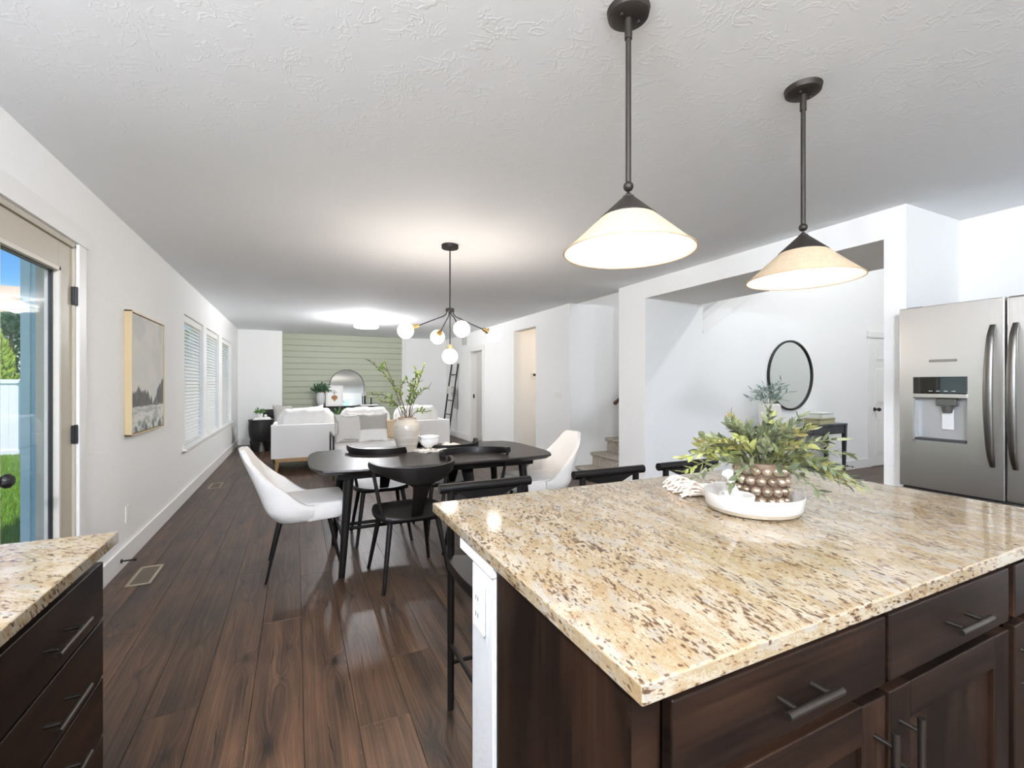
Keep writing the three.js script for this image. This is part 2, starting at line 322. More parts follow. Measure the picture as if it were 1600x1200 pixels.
{
  for (let r = 0; r < 16; r++) for (let k = 0; k < 3; k++) {
    const x0 = 3.7 + k * 2.0, len = 2.0, g = box(-PW / 2 + 0.001, PW / 2 - 0.001, -0.012, 0, -len / 2 + 0.001, len / 2 - 0.001), p = g.attributes.position, uv = g.attributes.uv;
    for (let i = 0; i < p.count; i++) uv.setXY(i, p.getX(i) / PW + 0.5, p.getZ(i) / PL + 0.5);
    const m = part('plank', g, plankMats[(r * 5 + k * 2) % 6], floorFoyer); m.rotation.y = Math.PI / 2; m.position.set(x0 + len / 2, 0, -3.95 + r * PW);
  }
  for (const [x0, x1, z0, z1] of [[XR, 6.3, -7.55, -6.2], [XR, 6.3, -9.75, -8.0], [XR, 4.5, -5.56, -4.457]]) part('plank', box(x0, x1, -0.012, 0, z0, z1), plankMats[1], floorFoyer);
}

// baseboards
const BB = 0.14, bb = (x0, x1, z0, z1) => rbox(x0, x1, 0, BB, z0, z1, 0.004);
struct('baseboard_left', [bb(XL, XL + 0.016, -11.2, -3.47), bb(XL, XL + 0.016, -2.36, -1.5)], M.trim);
struct('baseboard_far', [bb(XL, -0.28, -11.2, -11.184), bb(-0.28, 3.5, -11.535, -11.519)], M.trim);
struct('baseboard_right', [bb(XR - 0.016, XR, -6.592, -5.564), bb(XR - 0.016, XR, -8.83, -7.419), bb(XR - 0.016, XR, -11.5, -9.79), bb(XR - 0.016, XR, -4.457, -3.995)], M.trim);
struct('baseboard_foyer', [bb(4.45, 8.08, -4.05, -4.034), bb(3.6, 4.45, -3.995, -3.979)], M.trim);
struct('baseboard_bedroom', [bb(3.7, 6.2, -9.75, -9.734)], M.trim);

// shiplap boards on the far wall
{
  const shiplap = structGroup('wall_shiplap'), n = 18, pitch = H / n;
  for (let i = 0; i < n; i++) part('board', rbox(-0.28, 2.405, i * pitch + 0.003, (i + 1) * pitch - 0.003, -11.572, ZF, 0.002, 1), M.shiplap, shiplap);
  part('backing', box(-0.28, 2.405, 0, H, -11.573, -11.565), mat(0x6f7365, 0.8), shiplap);
  struct('trim_shiplap', rbox(2.405, 2.49, 0, H, -11.573, ZF + 0.02, 0.004), M.trim);
}

// ---------------------------------------------------------------- windows and blinds of the left wall
struct('window_sill', rbox(XL - 0.1, XL + 0.045, 0.562, 0.598, -10.2, -6.0, 0.006), M.trim);
const slatMat = phys(0xf6f6f3, 0.5, { transmission: 0.35, thickness: 0 });
WIN.forEach(([z0, z1], i) => {
  const w = structGroup('window_' + (i + 1)), x0 = XL - 0.155, x1 = XL - 0.105, e = 0.045;
  part('frame', [rbox(x0, x1, WY[0], WY[0] + e, z0, z1), rbox(x0, x1, WY[1] - e, WY[1], z0, z1), rbox(x0, x1, WY[0], WY[1], z0, z0 + e), rbox(x0, x1, WY[0], WY[1], z1 - e, z1)], M.plastic, w);
  part('meeting_rail', rbox(x0, x1, 1.32, 1.36, z0 + e, z1 - e), M.plastic, w);
  part('pane', box(x0 + 0.02, x0 + 0.024, WY[0] + e, 1.32, z0 + e, z1 - e), M.glass, w);
  part('pane', box(x0 + 0.02, x0 + 0.024, 1.36, WY[1] - e, z0 + e, z1 - e), M.glass, w);
  const where = ['nearest the painting', 'in the middle of the three', 'nearest the far corner'][i];
  const b = thing('window_blind', `white slatted blind in the window ${where}`, 'blind', [XL - 0.05, 0, (z0 + z1) / 2], 0, 'white slatted blinds');
  const L = (z1 - z0) / 2 - 0.012;
  part('headrail', rbox(-0.03, 0.03, WY[1] - 0.075, WY[1] - 0.002, -L, L, 0.004), M.plastic, b);
  part('bottom_rail', rbox(-0.024, 0.024, WY[0] + 0.012, WY[0] + 0.03, -L, L, 0.004), M.plastic, b);
  const slat = rbox(-0.025, 0.025, -0.0014, 0.0014, -L, L, 0.001, 1), n = 33;
  for (let k = 0; k < n; k++) { const s = part('slat', slat, slatMat, b); s.position.y = WY[0] + 0.055 + k * (WY[1] - WY[0] - 0.15) / (n - 1); s.rotation.z = -R(56); }
  for (const z of [-L * 0.7, L * 0.7]) part('cord', [rod([0.024, WY[0] + 0.03, z], [0.024, WY[1] - 0.05, z], 0.0012, 0.0012, 6)], M.plastic, b);
  part('wand', [rod([0.036, 1.32, -L * 0.8], [0.034, WY[1] - 0.08, -L * 0.8], 0.004, 0.004, 8), rod([0.036, 1.24, -L * 0.8], [0.036, 1.32, -L * 0.8], 0.007, 0.005, 8)], M.plastic, b);
});
// unseen kitchen windows behind the camera and foyer glazing, placed to let daylight in
function plainWindowX(name, z, x0, x1, y0, y1, bars) {
  const w = structGroup(name), e = 0.05;
  part('frame', [rbox(x0, x1, y0, y0 + e, z - 0.03, z + 0.03), rbox(x0, x1, y1 - e, y1, z - 0.03, z + 0.03), rbox(x0, x0 + e, y0, y1, z - 0.03, z + 0.03), rbox(x1 - e, x1, y0, y1, z - 0.03, z + 0.03), ...bars.map((b) => rbox(b - 0.025, b + 0.025, y0, y1, z - 0.03, z + 0.03))], M.plastic, w);
  part('pane', box(x0 + e, x1 - e, y0 + e, y1 - e, z - 0.003, z + 0.003), M.glass, w);
}
function plainWindowZ(name, x, z0, z1, y0, y1, bars) {
  const w = structGroup(name), e = 0.05;
  part('frame', [rbox(x - 0.03, x + 0.03, y0, y0 + e, z0, z1), rbox(x - 0.03, x + 0.03, y1 - e, y1, z0, z1), rbox(x - 0.03, x + 0.03, y0, y1, z0, z0 + e), rbox(x - 0.03, x + 0.03, y0, y1, z1 - e, z1), ...bars.map((b) => rbox(x - 0.03, x + 0.03, y0, y1, b - 0.025, b + 0.025))], M.plastic, w);
  part('pane', box(x - 0.003, x + 0.003, y0 + e, y1 - e, z0 + e, z1 - e), M.glass, w);
}
plainWindowZ('window_4', XL - 0.1, -1.0, 1.2, 1.08, 2.1, [0.1]);  // out of view, placed to daylight the left counter and floor
plainWindowX('window_5', ZB + 0.1, -0.6, 2.6, 0.9, 2.15, [0.45, 1.55]);  // out of view behind the camera, brings daylight into the kitchen
plainWindowZ('window_6', 9.68, -1.2, -0.35, 0.3, 4.5, []);  // out of view, placed to brighten the foyer

// ---------------------------------------------------------------- patio door
{
  const d = structGroup('door_1'), x0 = XL - 0.05, x1 = XL - 0.008, z0 = -3.335, z1 = -2.49, y1 = 2.055, sr = 0.155, sl = 0.125, ty = 1.915, by = 0.28;
  part('leaf', [rbox(x0, x1, 0.012, y1, z0, z0 + sr, 0.003), rbox(x0, x1, 0.012, y1, z1 - sl, z1, 0.003), rbox(x0, x1, ty, y1, z0 + sr, z1 - sl, 0.003), rbox(x0, x1, 0.012, by, z0 + sr, z1 - sl, 0.003)], M.taupe, d);
  const b = 0.022;
  part('glazing_bead', [rbox(x0 - 0.008, x1 + 0.01, by, ty, z0 + sr, z0 + sr + b, 0.003), rbox(x0 - 0.008, x1 + 0.01, by, ty, z1 - sl - b, z1 - sl, 0.003), rbox(x0 - 0.008, x1 + 0.01, ty - b, ty, z0 + sr, z1 - sl, 0.003), rbox(x0 - 0.008, x1 + 0.01, by, by + b, z0 + sr, z1 - sl, 0.003)], mat(0xd6cfc2, 0.45), d);
  part('gasket', [box(x0 + 0.012, x0 + 0.028, by + b, ty - b, z0 + sr + b, z0 + sr + b + 0.012), box(x0 + 0.012, x0 + 0.028, ty - b - 0.008, ty - b, z0 + sr + b, z1 - sl - b)], M.black, d);
  part('pane', box(x0 + 0.017, x0 + 0.023, by + b, ty - b, z0 + sr + b, z1 - sl - b), M.glass, d);
  for (const y of [0.24, 1.02, 1.79]) part('hinge', [rbox(XL - 0.006, XL + 0.008, y - 0.05, y + 0.05, -3.375, -3.318, 0.002), rod([XL + 0.008, y - 0.052, -3.34], [XL + 0.008, y + 0.052, -3.34], 0.008)], M.black, d);
  part('knob', [moved(lathe([[0, 0.085], [0.018, 0.084], [0.028, 0.074], [0.03, 0.062], [0.024, 0.052], [0.012, 0.045], [0.011, 0.012], [0.034, 0.008], [0.034, 0]], 28), XL - 0.008, 0.905, -2.55, 0, 0, -Math.PI / 2)], M.black, d);
  const f = structGroup('trim_1');
  part('jamb', [rbox(XL - 0.158, XL + 0.004, 0, 2.075, -3.355, -3.336, 0.002), rbox(XL - 0.158, XL + 0.004, 0, 2.075, -2.489, -2.47, 0.002), rbox(XL - 0.158, XL + 0.004, 2.057, 2.077, -3.355, -2.47, 0.002)], M.taupe, f);
  part('casing', [rbox(XL, XL + 0.018, 0, 2.085, -3.45, -3.355, 0.003), rbox(XL, XL + 0.018, 0, 2.085, -2.47, -2.38, 0.003), rbox(XL, XL + 0.022, 2.085, 2.19, -3.48, -2.35, 0.003)], M.trim, f);
}
// foyer closet door with six panels, in the mirror wall
{
  const d = structGroup('door_2'), z = -4.05, x0 = 8.17, x1 = 8.95;
  part('leaf', box(x0, x1, 0.01, 2.01, z, z + 0.012), M.trim, d);
  for (const [a, b] of [[0.1, 0.36], [0.44, 0.68]]) for (const [p, q] of [[0.18, 0.78], [0.98, 1.55], [1.66, 1.9]]) {
    part('panel', [rbox(x0 + a, x0 + b, p, q, z + 0.01, z + 0.017, 0.003), rbox(x0 + a + 0.03, x0 + b - 0.03, p + 0.03, q - 0.03, z + 0.012, z + 0.024, 0.004)], M.trim, d);
  }
  part('knob', [ball(0.03, x0 + 0.07, 0.9, z + 0.075), rod([x0 + 0.07, 0.9, z + 0.012], [x0 + 0.07, 0.9, z + 0.07], 0.012), rod([x0 + 0.07, 0.9, z + 0.012], [x0 + 0.07, 0.9, z + 0.02], 0.032)], M.black, d);
  const f = structGroup('trim_2');
  part('casing', [rbox(8.08, 8.165, 0, 2.03, z, z + 0.02), rbox(8.96, 9.05, 0, 2.03, z, z + 0.02), rbox(8.05, 9.08, 2.03, 2.13, z, z + 0.022)], M.trim, f);
}
// bedroom doorway casing in the right wall
{
  const f = structGroup('trim_3'), x = XR;
  part('casing', [rbox(x - 0.018, x, 0, 2.03, -9.78, -9.67), rbox(x - 0.018, x, 0, 2.03, -8.95, -8.845), rbox(x - 0.02, x, 2.03, 2.12, -9.8, -8.83)], M.trim, f);
  part('jamb', [rbox(x - 0.002, x + 0.137, 0, 2.03, -9.67, -9.655), rbox(x - 0.002, x + 0.137, 0, 2.03, -8.965, -8.95), rbox(x - 0.002, x + 0.137, 2.015, 2.03, -9.67, -8.95)], M.jamb, f);
  part('strike_plate', rbox(x + 0.05, x + 0.085, 0.98, 1.07, -9.656, -9.65, 0.001), M.black, f);
}
// ---------------------------------------------------------------- stair
{
  const st = structGroup('stairs'), h = [0.115, 0.3, 0.5];
  for (let i = 3; i < 14; i++) h.push(0.5 + (i - 2) * 0.19);
  h.forEach((y, i) => {
    const x = 3.66 + i * 0.262, y0 = i ? h[i - 1] - 0.02 : 0;
    const nose = new THREE.Shape(); nose.moveTo(0.03, y0); nose.lineTo(0.03, y - 0.05); nose.lineTo(0.012, y - 0.05); nose.absarc(0.012, y - 0.025, 0.025, -Math.PI / 2, Math.PI / 2, true); nose.lineTo(0.3, y); nose.lineTo(0.3, y0);
    part('step', metres(toCreasedNormals(new THREE.ExtrudeGeometry(nose, { depth: 1.1, bevelEnabled: false }).translate(x, 0, -5.56), R(35))), M.carpet, st);
  });
  const rail = thing('handrail', 'brown wooden handrail end beside the carpeted stairs', 'handrail', [4.28, 1.02, -5.45]);
  part('rail', [rod([0, 0, 0], [1.6, 1.1, 0], 0.026), ball(0.03)], mat(0x5a3626, 0.4), rail);
  part('bracket', [rod([0.35, 0.2, -0.1], [0.35, 0.24, 0], 0.008)], M.black, rail);
}

// ---------------------------------------------------------------- kitchen island
const CT = 0.914, SLAB = 0.03;
function pullBar(len, along, out) {      // bar pull; along and out are unit axes
  const a = V(...along), o = V(...out), p = (s, d) => a.clone().multiplyScalar(s).addScaledVector(o, d).toArray();
  return [rod(p(-len / 2, 0.033), p(len / 2, 0.033), 0.0062), ...[-1, 1].map((s) => rod(p(s * len * 0.3, 0), p(s * len * 0.3, 0.033), 0.0048))];
}
const pullX = joined(pullBar(0.137, [1, 0, 0], [0, 0, 1])), pullY = joined(pullBar(0.137, [0, 1, 0], [0, 0, 1])), pullZ = joined(pullBar(0.155, [0, 0, 1], [1, 0, 0]));
solo('countertop', slab(rbox(0.4, 2.05, CT - SLAB, CT, -1.449, -0.455, 0.004, 3)), granite(0.18, 0.3), 'cream and brown speckled granite slab on top of the kitchen island', 'countertop');
{
  const c = thing('island_cabinet', 'dark brown knotty wood island cabinet with drawers and shaker doors below the speckled slab', 'cabinet');
  part('carcass', [box(0.43, 2.02, 0.1, 0.883, -0.962, -0.5), box(0.47, 1.98, 0.0, 0.1, -0.95, -0.56)], alder(0.1, 0), c);
  part('end_panel', rbox(0.412, 0.43, 0.0, 0.883, -0.946, -0.496, 0.002), alder(0.33, 0), c);
  part('corner_post', rbox(0.416, 0.462, 0.0, 0.883, -0.962, -0.948, 0.002), alder(0.7, 0), c);
  part('face_frame', [box(0.412, 0.458, 0.1, 0.883, -0.498, -0.49), box(0.458, 2.03, 0.868, 0.883, -0.498, -0.49), box(0.458, 2.03, 0.72, 0.735, -0.498, -0.492)], alder(0.5, Math.PI / 2), c);
  const cells = [[0.466, 0.997], [1.011, 1.527], [1.559, 2.02]];
  cells.forEach(([x0, x1], i) => {
    const d = part('drawer', rbox(x0, x1, 0.737, 0.865, -0.492, -0.47, 0.004), alder(0.15 + i * 0.27, Math.PI / 2), c);
    const h = part('handle', pullX, M.pull, d); h.position.set((x0 + x1) / 2, 0.803, -0.47);
    const D = part('door', rbox(x0 + 0.07, x1 - 0.07, 0.19, 0.65, -0.49, -0.482, 0.002), alder(0.62 + i * 0.17, 0), c), st = alder(0.4 + i * 0.21, 0), rl = alder(0.2 + i * 0.3, Math.PI / 2);
    part('stile', rbox(x0, x0 + 0.075, 0.12, 0.718, -0.492, -0.47, 0.003), st, D); part('stile', rbox(x1 - 0.075, x1, 0.12, 0.718, -0.492, -0.47, 0.003), st, D);
    part('rail', rbox(x0 + 0.075, x1 - 0.075, 0.645, 0.718, -0.492, -0.471, 0.003), rl, D); part('rail', rbox(x0 + 0.075, x1 - 0.075, 0.12, 0.195, -0.492, -0.471, 0.003), rl, D);
    const k = part('handle', pullY, M.pull, D); k.position.set(i === 0 ? x1 - 0.037 : x0 + 0.037, 0.612, -0.47);
  });
}
{
  const w = structGroup('wall_island');
  part('knee_wall', rbox(0.41, 2.04, 0, 0.85, -1.112, -0.963, 0.012, 3), mat(0xd3d2cf, 0.8, { bumpMap: peel, bumpScale: 0.0008 }), w);
  part('cap', rbox(0.405, 2.045, 0.85, 0.884, -1.19, -0.965, 0.004), M.trim, w);
  const o = thing('outlet', 'white wall outlet on the end of the island knee wall', 'outlet', [0.408, 0.755, -1.045], -Math.PI / 2);
  part('plate', rbox(-0.036, 0.036, -0.058, 0.058, 0, 0.006, 0.002), M.plastic, o);
  for (const y of [-0.02, 0.02]) { const f = part('receptacle', rbox(-0.017, 0.017, y - 0.015, y + 0.015, 0.004, 0.008, 0.003), M.plastic, o); part('slot', [box(-0.008, -0.005, y - 0.005, y + 0.006, 0.0075, 0.0084), box(0.005, 0.008, y - 0.005, y + 0.006, 0.0075, 0.0084)], M.dark, f); }
}
// ---------------------------------------------------------------- counter on the left
solo('countertop', slab(rbox(XL + 0.002, -0.42, CT - SLAB, CT, -1.52, 0.9, 0.004, 3)), granite(-0.9, 0.55), 'pale speckled granite counter beside the glass patio door', 'countertop');
{
  const c = thing('drawer_cabinet', 'dark wood drawer cabinet under the pale granite counter by the patio door', 'cabinet');
  part('carcass', [box(XL + 0.02, -0.478, 0.1, 0.883, -1.535 + 0.03, 0.88), box(XL + 0.05, -0.54, 0, 0.1, -1.47, 0.86)], alder(0.8, 0), c);
  const rows = [[0.693, 0.838], [0.542, 0.687], [0.39, 0.536], [0.12, 0.384]];
  for (const [z0, z1, n] of [[-1.53, -0.985, 0], [-0.975, -0.4, 1]]) rows.forEach(([y0, y1], i) => {
    const d = part('drawer', rbox(-0.478, -0.455, y0, y1, z0, z1, 0.003), alder(0.13 * i + 0.4 * n, Math.PI / 2), c);
    const h = part('handle', pullZ, M.pull, d); h.position.set(-0.455, (y0 + y1) / 2, (z0 + z1) / 2 - 0.01);
  });
}
// ---------------------------------------------------------------- refrigerator
{
  const f = thing('refrigerator', 'stainless steel refrigerator with two doors and a water dispenser', 'refrigerator');
  part('body', [rbox(3.505, 4.22, 0.03, 1.745, -1.53, -0.6, 0.006), box(3.5, 4.15, 0, 0.04, -1.5, -0.64)], mat(0x3a3938, 0.5), f);
  const door = (z0, z1, y0, y1, hole) => {
    if (!hole) return rbox(3.44, 3.5, y0, y1, z0, z1, 0.012, 4);
    const [a, b, c, d] = hole, s = new THREE.Shape([[z0, y0], [z1, y0], [z1, y1], [z0, y1]].map(([z, y]) => new THREE.Vector2(-z, y)));
    s.holes.push(new THREE.Path([[a, c], [b, c], [b, d], [a, d]].map(([z, y]) => new THREE.Vector2(-z, y))));
    return metres(new THREE.ExtrudeGeometry(s, { depth: 0.052, bevelEnabled: true, bevelSize: 0.004, bevelThickness: 0.004, bevelOffset: -0.004, bevelSegments: 3 }).rotateY(Math.PI / 2).translate(3.444, 0, 0));
  };
  const hz = [-1.48, -1.223, 0.95, 1.345];
  const L = part('door', door(-1.548, -1.076, 0.668, 1.77, hz), M.steel, f), Rr = part('door', door(-1.07, -0.59, 0.668, 1.77), M.steel, f);
  part('drawer', rbox(3.44, 3.5, 0.08, 0.655, -1.548, -0.59, 0.012, 4), M.steel, f);
  part('gasket', [box(3.5, 3.506, 0.06, 1.76, -1.54, -0.6), box(3.47, 3.5, 0.655, 0.668, -1.54, -0.6), box(3.46, 3.5, 0.7, 1.75, -1.0765, -1.0695)], M.dark, f);
  const handle = (z, y0, y1) => {
    const pts = []; for (let i = 0; i <= 12; i++) { const t = i / 12; pts.push([3.44 - 0.012 - 0.06 * Math.pow(Math.sin(Math.PI * t), 0.55), lerp(y0, y1, t), z]); }
    const c = new THREE.CatmullRomCurve3(pts.map((p) => V(...p)));
    return warp(4, 28, 4, (u, v, w) => { const t = clamp((v + 1) / 2, 0.001, 0.999), p = c.getPoint(t), k = 0.5 + 0.5 * Math.pow(Math.sin(Math.PI * t), 0.5), m = Math.hypot(u, w) || 1, q = Math.max(Math.abs(u), Math.abs(w)) / m; return [p.x + u * q * 0.011, p.y, p.z + w * q * 0.021 * k]; }, 0);
  };
  part('handle', handle(-1.118, 0.845, 1.625), M.steelDark, L); part('handle', handle(-1.03, 0.845, 1.625), M.steelDark, Rr);
  const d = part('dispenser', [box(3.495, 3.5, hz[2], hz[3], hz[0], hz[1]), box(3.45, 3.5, hz[2] - 0.006, hz[2] + 0.012, hz[0], hz[1]), box(3.45, 3.5, hz[2], 1.23, hz[0], hz[0] + 0.008), box(3.45, 3.5, hz[2], 1.23, hz[1] - 0.008, hz[1])], mat(0xb9b9b8, 0.35, { metalness: 0.5 }), L);
  part('display', rbox(3.438, 3.5, 1.243, 1.343, hz[0] + 0.002, hz[1] - 0.002, 0.004), phys(0x0a0a0b, 0.08, { clearcoat: 1 }), d);
  part('sill', rbox(3.434, 3.5, 1.216, 1.243, hz[0] + 0.001, hz[1] - 0.001, 0.004), M.steel, d);
  part('nozzle', [rbox(3.452, 3.498, 1.17, 1.216, -1.375, -1.28, 0.008), rod([3.475, 1.13, -1.327], [3.475, 1.175, -1.327], 0.022, 0.03)], mat(0x55554f, 0.25), d);
  part('paddle', rbox(3.478, 3.486, 1.03, 1.15, -1.355, -1.3, 0.004), mat(0xd6d6d4, 0.3), d);
  part('drip_tray', rbox(3.44, 3.497, hz[2] + 0.01, hz[2] + 0.024, hz[0] + 0.01, hz[1] - 0.01, 0.003), mat(0x3b3b3b, 0.4), d);
  for (let i = 0; i < 4; i++) part('icon', rbox(3.4372, 3.439, 1.256, 1.2595, -1.40 + i * 0.035, -1.382 + i * 0.035, 0.0005, 1), mat(0xcfd3d6, 0.5), d);
  part('hinge_cover', rbox(3.46, 3.6, 1.746, 1.775, -1.52, -1.44, 0.006), mat(0x3a3938, 0.5), f);
  part('badge', rbox(3.4385, 3.441, 1.43, 1.446, -1.4, -1.27, 0.001, 1), mat(0xa19d97, 0.4, { metalness: 0.8 }), L);
}
// ---------------------------------------------------------------- pendants over the island
function pendant(x, z, label) {
  const p = thing('pendant_light', label, 'pendant', [x, 0, z], 0, 'cone pendants over the island');
  part('canopy', lathe([[0, H - 0.028], [0.05, H - 0.028], [0.062, H - 0.02], [0.066, H - 0.001], [0, H - 0.001]]), M.bronze, p);
  part('screw', [-1, 1].map((s) => rod([s * 0.033, H - 0.036, 0.01], [s * 0.033, H - 0.026, 0.01], 0.005)), M.bronze, p);
  const stem = part('stem', [rod([0, 1.91, 0], [0, H - 0.025, 0], 0.0085), rod([0, H - 0.09, 0], [0, H - 0.02, 0], 0.0115)], M.bronze, p);
  part('swivel_ball', ball(0.0155, 0, 1.915, 0), M.bronze, stem);
  const hy = (r) => lerp(1.895, 1.71, r / 0.2), rk = 0.086;
  part('cap', lathe([[0.004, 1.897], [0.012, hy(0.012) + 0.003], [rk, hy(rk) + 0.003], [rk, hy(rk) + 0.0005], [0.012, hy(0.012)]], 64), M.bronze, p);
  const sh = part('shade', lathe([[rk - 0.004, hy(rk - 0.004)], [0.2, 1.71], [0.1992, 1.7095], [rk - 0.006, hy(rk - 0.006) - 0.002]], 72), mat(0xd2c3ae, 0.95, { map: linenMap }), p);
  part('liner', lathe([[0.1985, 1.7096], [0.06, hy(0.06) - 0.003], [0.012, hy(0.012) - 0.003]], 72), mat(0xf4f1ea, 0.9), sh);
  part('rim', [new THREE.TorusGeometry(0.2, 0.0022, 8, 72).rotateX(Math.PI / 2).translate(0, 1.71, 0)], mat(0xb49a78, 0.7), sh);
  part('socket', rod([0, 1.835, 0], [0, 1.885, 0], 0.017), M.bronze, p);
  part('bulb', lathe([[0, 1.735], [0.012, 1.738], [0.024, 1.752], [0.028, 1.77], [0.024, 1.79], [0.014, 1.815], [0.012, 1.836], [0, 1.836]], 24), bulbGlow(0xfff1dd, 6), p);
  const l = new THREE.PointLight(0xfff0e0, 0.06 * LAMP); l.name = 'pendant_lamp'; l.position.set(0, 1.77, 0); l.shadow.radius = 1.2; p.add(l);
}
pendant(0.935, -1.126, 'dark cone pendant with linen shade, the one nearer the left end of the island');
pendant(1.8, -1.126, 'dark cone pendant with linen shade, the one nearer the refrigerator');
// ---------------------------------------------------------------- chandelier over the dining table
{
  const c = thing('chandelier', 'black and brass chandelier with five white glass globes above the dining table', 'chandelier', [1.163, 0, -3.667]);
  part('canopy', lathe([[0, H - 0.03], [0.068, H - 0.03], [0.07, H - 0.026], [0.07, H - 0.001], [0, H - 0.001]]), M.iron, c);
  part('stem', rod([0, 1.93, 0], [0, H - 0.02, 0], 0.0055), M.iron, c);
  part('hub', lathe([[0, 1.905], [0.034, 1.905], [0.036, 1.909], [0.036, 1.928], [0.034, 1.932], [0, 1.932]]), M.iron, c);
  const glow = bulbGlow(0xfff6ea, 2.6), globe = (x, y, z) => {
    part('globe', ball(0.065, x, y, z, 32, 20), glow, c);
    const l = new THREE.PointLight(0xfff1e4, 0.17 * LAMP); l.name = 'globe_lamp'; l.position.set(x, y, z); l.shadow.radius = 3; c.add(l);
  };
  for (const [dx, dz, r] of [[-1, 0, 0.37], [1, 0, 0.4], [0, 1, 0.3], [0, -1, 0.37]]) {
    const q = (s, y) => [dx * s, y, dz * s];
    part('arm', tube([q(0.028, 1.907), q(0.03, 1.89), q(0.05, 1.868), q(0.1, 1.847), q(r - 0.09, 1.768)], 0.0045, 30, 8), M.iron, c);
    const d = V(dx * 0.29, -0.115, dz * 0.29).normalize(), b = V(...q(r - 0.105, 1.776)), e = b.clone().addScaledVector(d, 0.045);
    part('socket', [rod(b.toArray(), e.toArray(), 0.014, 0.02), rod(e.toArray(), e.clone().addScaledVector(d, 0.008).toArray(), 0.028, 0.028)], M.brass, c);
    globe(dx * r, 1.728, dz * r);
  }
  part('arm', rod([0, 1.6, 0], [0, 1.91, 0], 0.0045), M.iron, c);
  part('socket', [rod([0, 1.63, 0], [0, 1.595, 0], 0.014, 0.02), rod([0, 1.6, 0], [0, 1.59, 0], 0.028)], M.brass, c);
  globe(0, 1.532, 0);
}
// flush light of the living area; the others are out of view, brightening their rooms
function flushLight(x, z, label, power, hy = H, color = 0xf3f6ff) {
  const f = thing('flush_light', label, 'ceiling light', [x, hy - H, z]);
  part('canopy', lathe([[0, H - 0.02], [0.06, H - 0.02], [0.062, H - 0.001], [0, H - 0.001]]), M.steelDark, f);
  part('stem', rod([0, H - 0.08, 0], [0, H - 0.01, 0], 0.01), M.steelDark, f);
  part('shade', lathe([[0, H - 0.165], [0.195, H - 0.165], [0.21, H - 0.155], [0.21, H - 0.08], [0.206, H - 0.08], [0.2, H - 0.14], [0, H - 0.155]], 48), bulbGlow(0xfff3e2, 2.6), f);
  part('pan', lathe([[0, H - 0.084], [0.12, H - 0.084], [0.12, H - 0.08], [0, H - 0.08]], 40), M.steelDark, f);  // unseen disc above the lamp, shades the ceiling from its direct light
  part('band', [new THREE.TorusGeometry(0.21, 0.004, 8, 64).rotateX(Math.PI / 2).translate(0, H - 0.13, 0)], M.steelDark, f);
  part('finial', ball(0.01, 0, H - 0.172, 0), M.steelDark, f);
  const l = new THREE.PointLight(color, power * LAMP); l.name = 'flush_lamp'; l.position.set(0, H - 0.115, 0); l.shadow.radius = 4; f.add(l);
}
flushLight(1.13, -8.45, 'white drum light on the ceiling above the sofas', 4.5, H, 0xfafaff);
for (const [x, z, power, where] of [[-0.55, -0.15, 4.5, 'nearest the patio door'], [-0.55, 1.4, 11, 'nearest the counter corner'], [1.0, 1.8, 4.5, 'nearest the back windows']]) flushLight(x, z, `added white drum light out of view on the kitchen ceiling, ${where}`, power, H, 0xeaf0ff);  // added fill lamps out of view, brighten the kitchen and its ceiling
flushLight(4.6, -8.9, 'unseen ceiling light brightening the bedroom behind the cased doorway', 0.2, H, 0xf6f7ff);  // unseen lamp, placed to lift the bedroom seen through the doorway
flushLight(6.6, -2.0, 'unseen white drum light high up, placed to brighten the foyer', 6.6, 4.9, 0xf6f7ff);  // unseen lamp, placed to brighten the foyer walls
flushLight(4.9, -6.9, 'unseen warm ceiling light placed to tint the small hall', 0.5, H, 0xffe0c0);  // unseen lamp, placed to warm the hall wall

// ---------------------------------------------------------------- dining table
{
  const cx = 0.99, cz = -3.6, t = thing('dining_table', 'long black wooden dining table with rounded corners and round tapered legs', 'table', [cx, 0, cz]);
  part('tabletop', warp(28, 2, 16, (u, v, w) => {
    const a = 0.16, x = u * Math.sqrt(1 - a * w * w * w * w), z = w * Math.sqrt(1 - a * u * u * u * u), e = v < -0.5 ? 0.962 : v > 0.5 ? 0.995 : 1.0;
    return [x * 0.915 * e, v > 0.5 ? 0.745 : v < -0.5 ? 0.708 : 0.734, z * (0.535 - 0.02 * u * u) * (v < -0.5 ? 0.94 : e)];
  }, 40), M.tableTop, t);
  part('apron', [rbox(-0.74, 0.74, 0.655, 0.71, 0.33, 0.352), rbox(-0.74, 0.74, 0.655, 0.71, -0.352, -0.33), rbox(-0.74, -0.718, 0.655, 0.71, -0.34, 0.34), rbox(0.718, 0.74, 0.655, 0.71, -0.34, 0.34)], M.chairWood, t);
  for (const sx of [-1, 1]) for (const sz of [-1, 1]) part('leg', rod([sx * 0.66, 0.71, sz * 0.3], [sx * 0.715, 0, sz * 0.345], 0.034, 0.021, 20), M.chairWood, t);
  for (const sx of [-1, 1]) part('crossbar', rod([sx * 0.695, 0.235, -0.33], [sx * 0.695, 0.235, 0.33], 0.016), M.chairWood, t);
  for (const z of [-0.055, 0.055]) part('stretcher', rod([-0.695, 0.235, z], [0.695, 0.235, z], 0.013), M.chairWood, t);
}
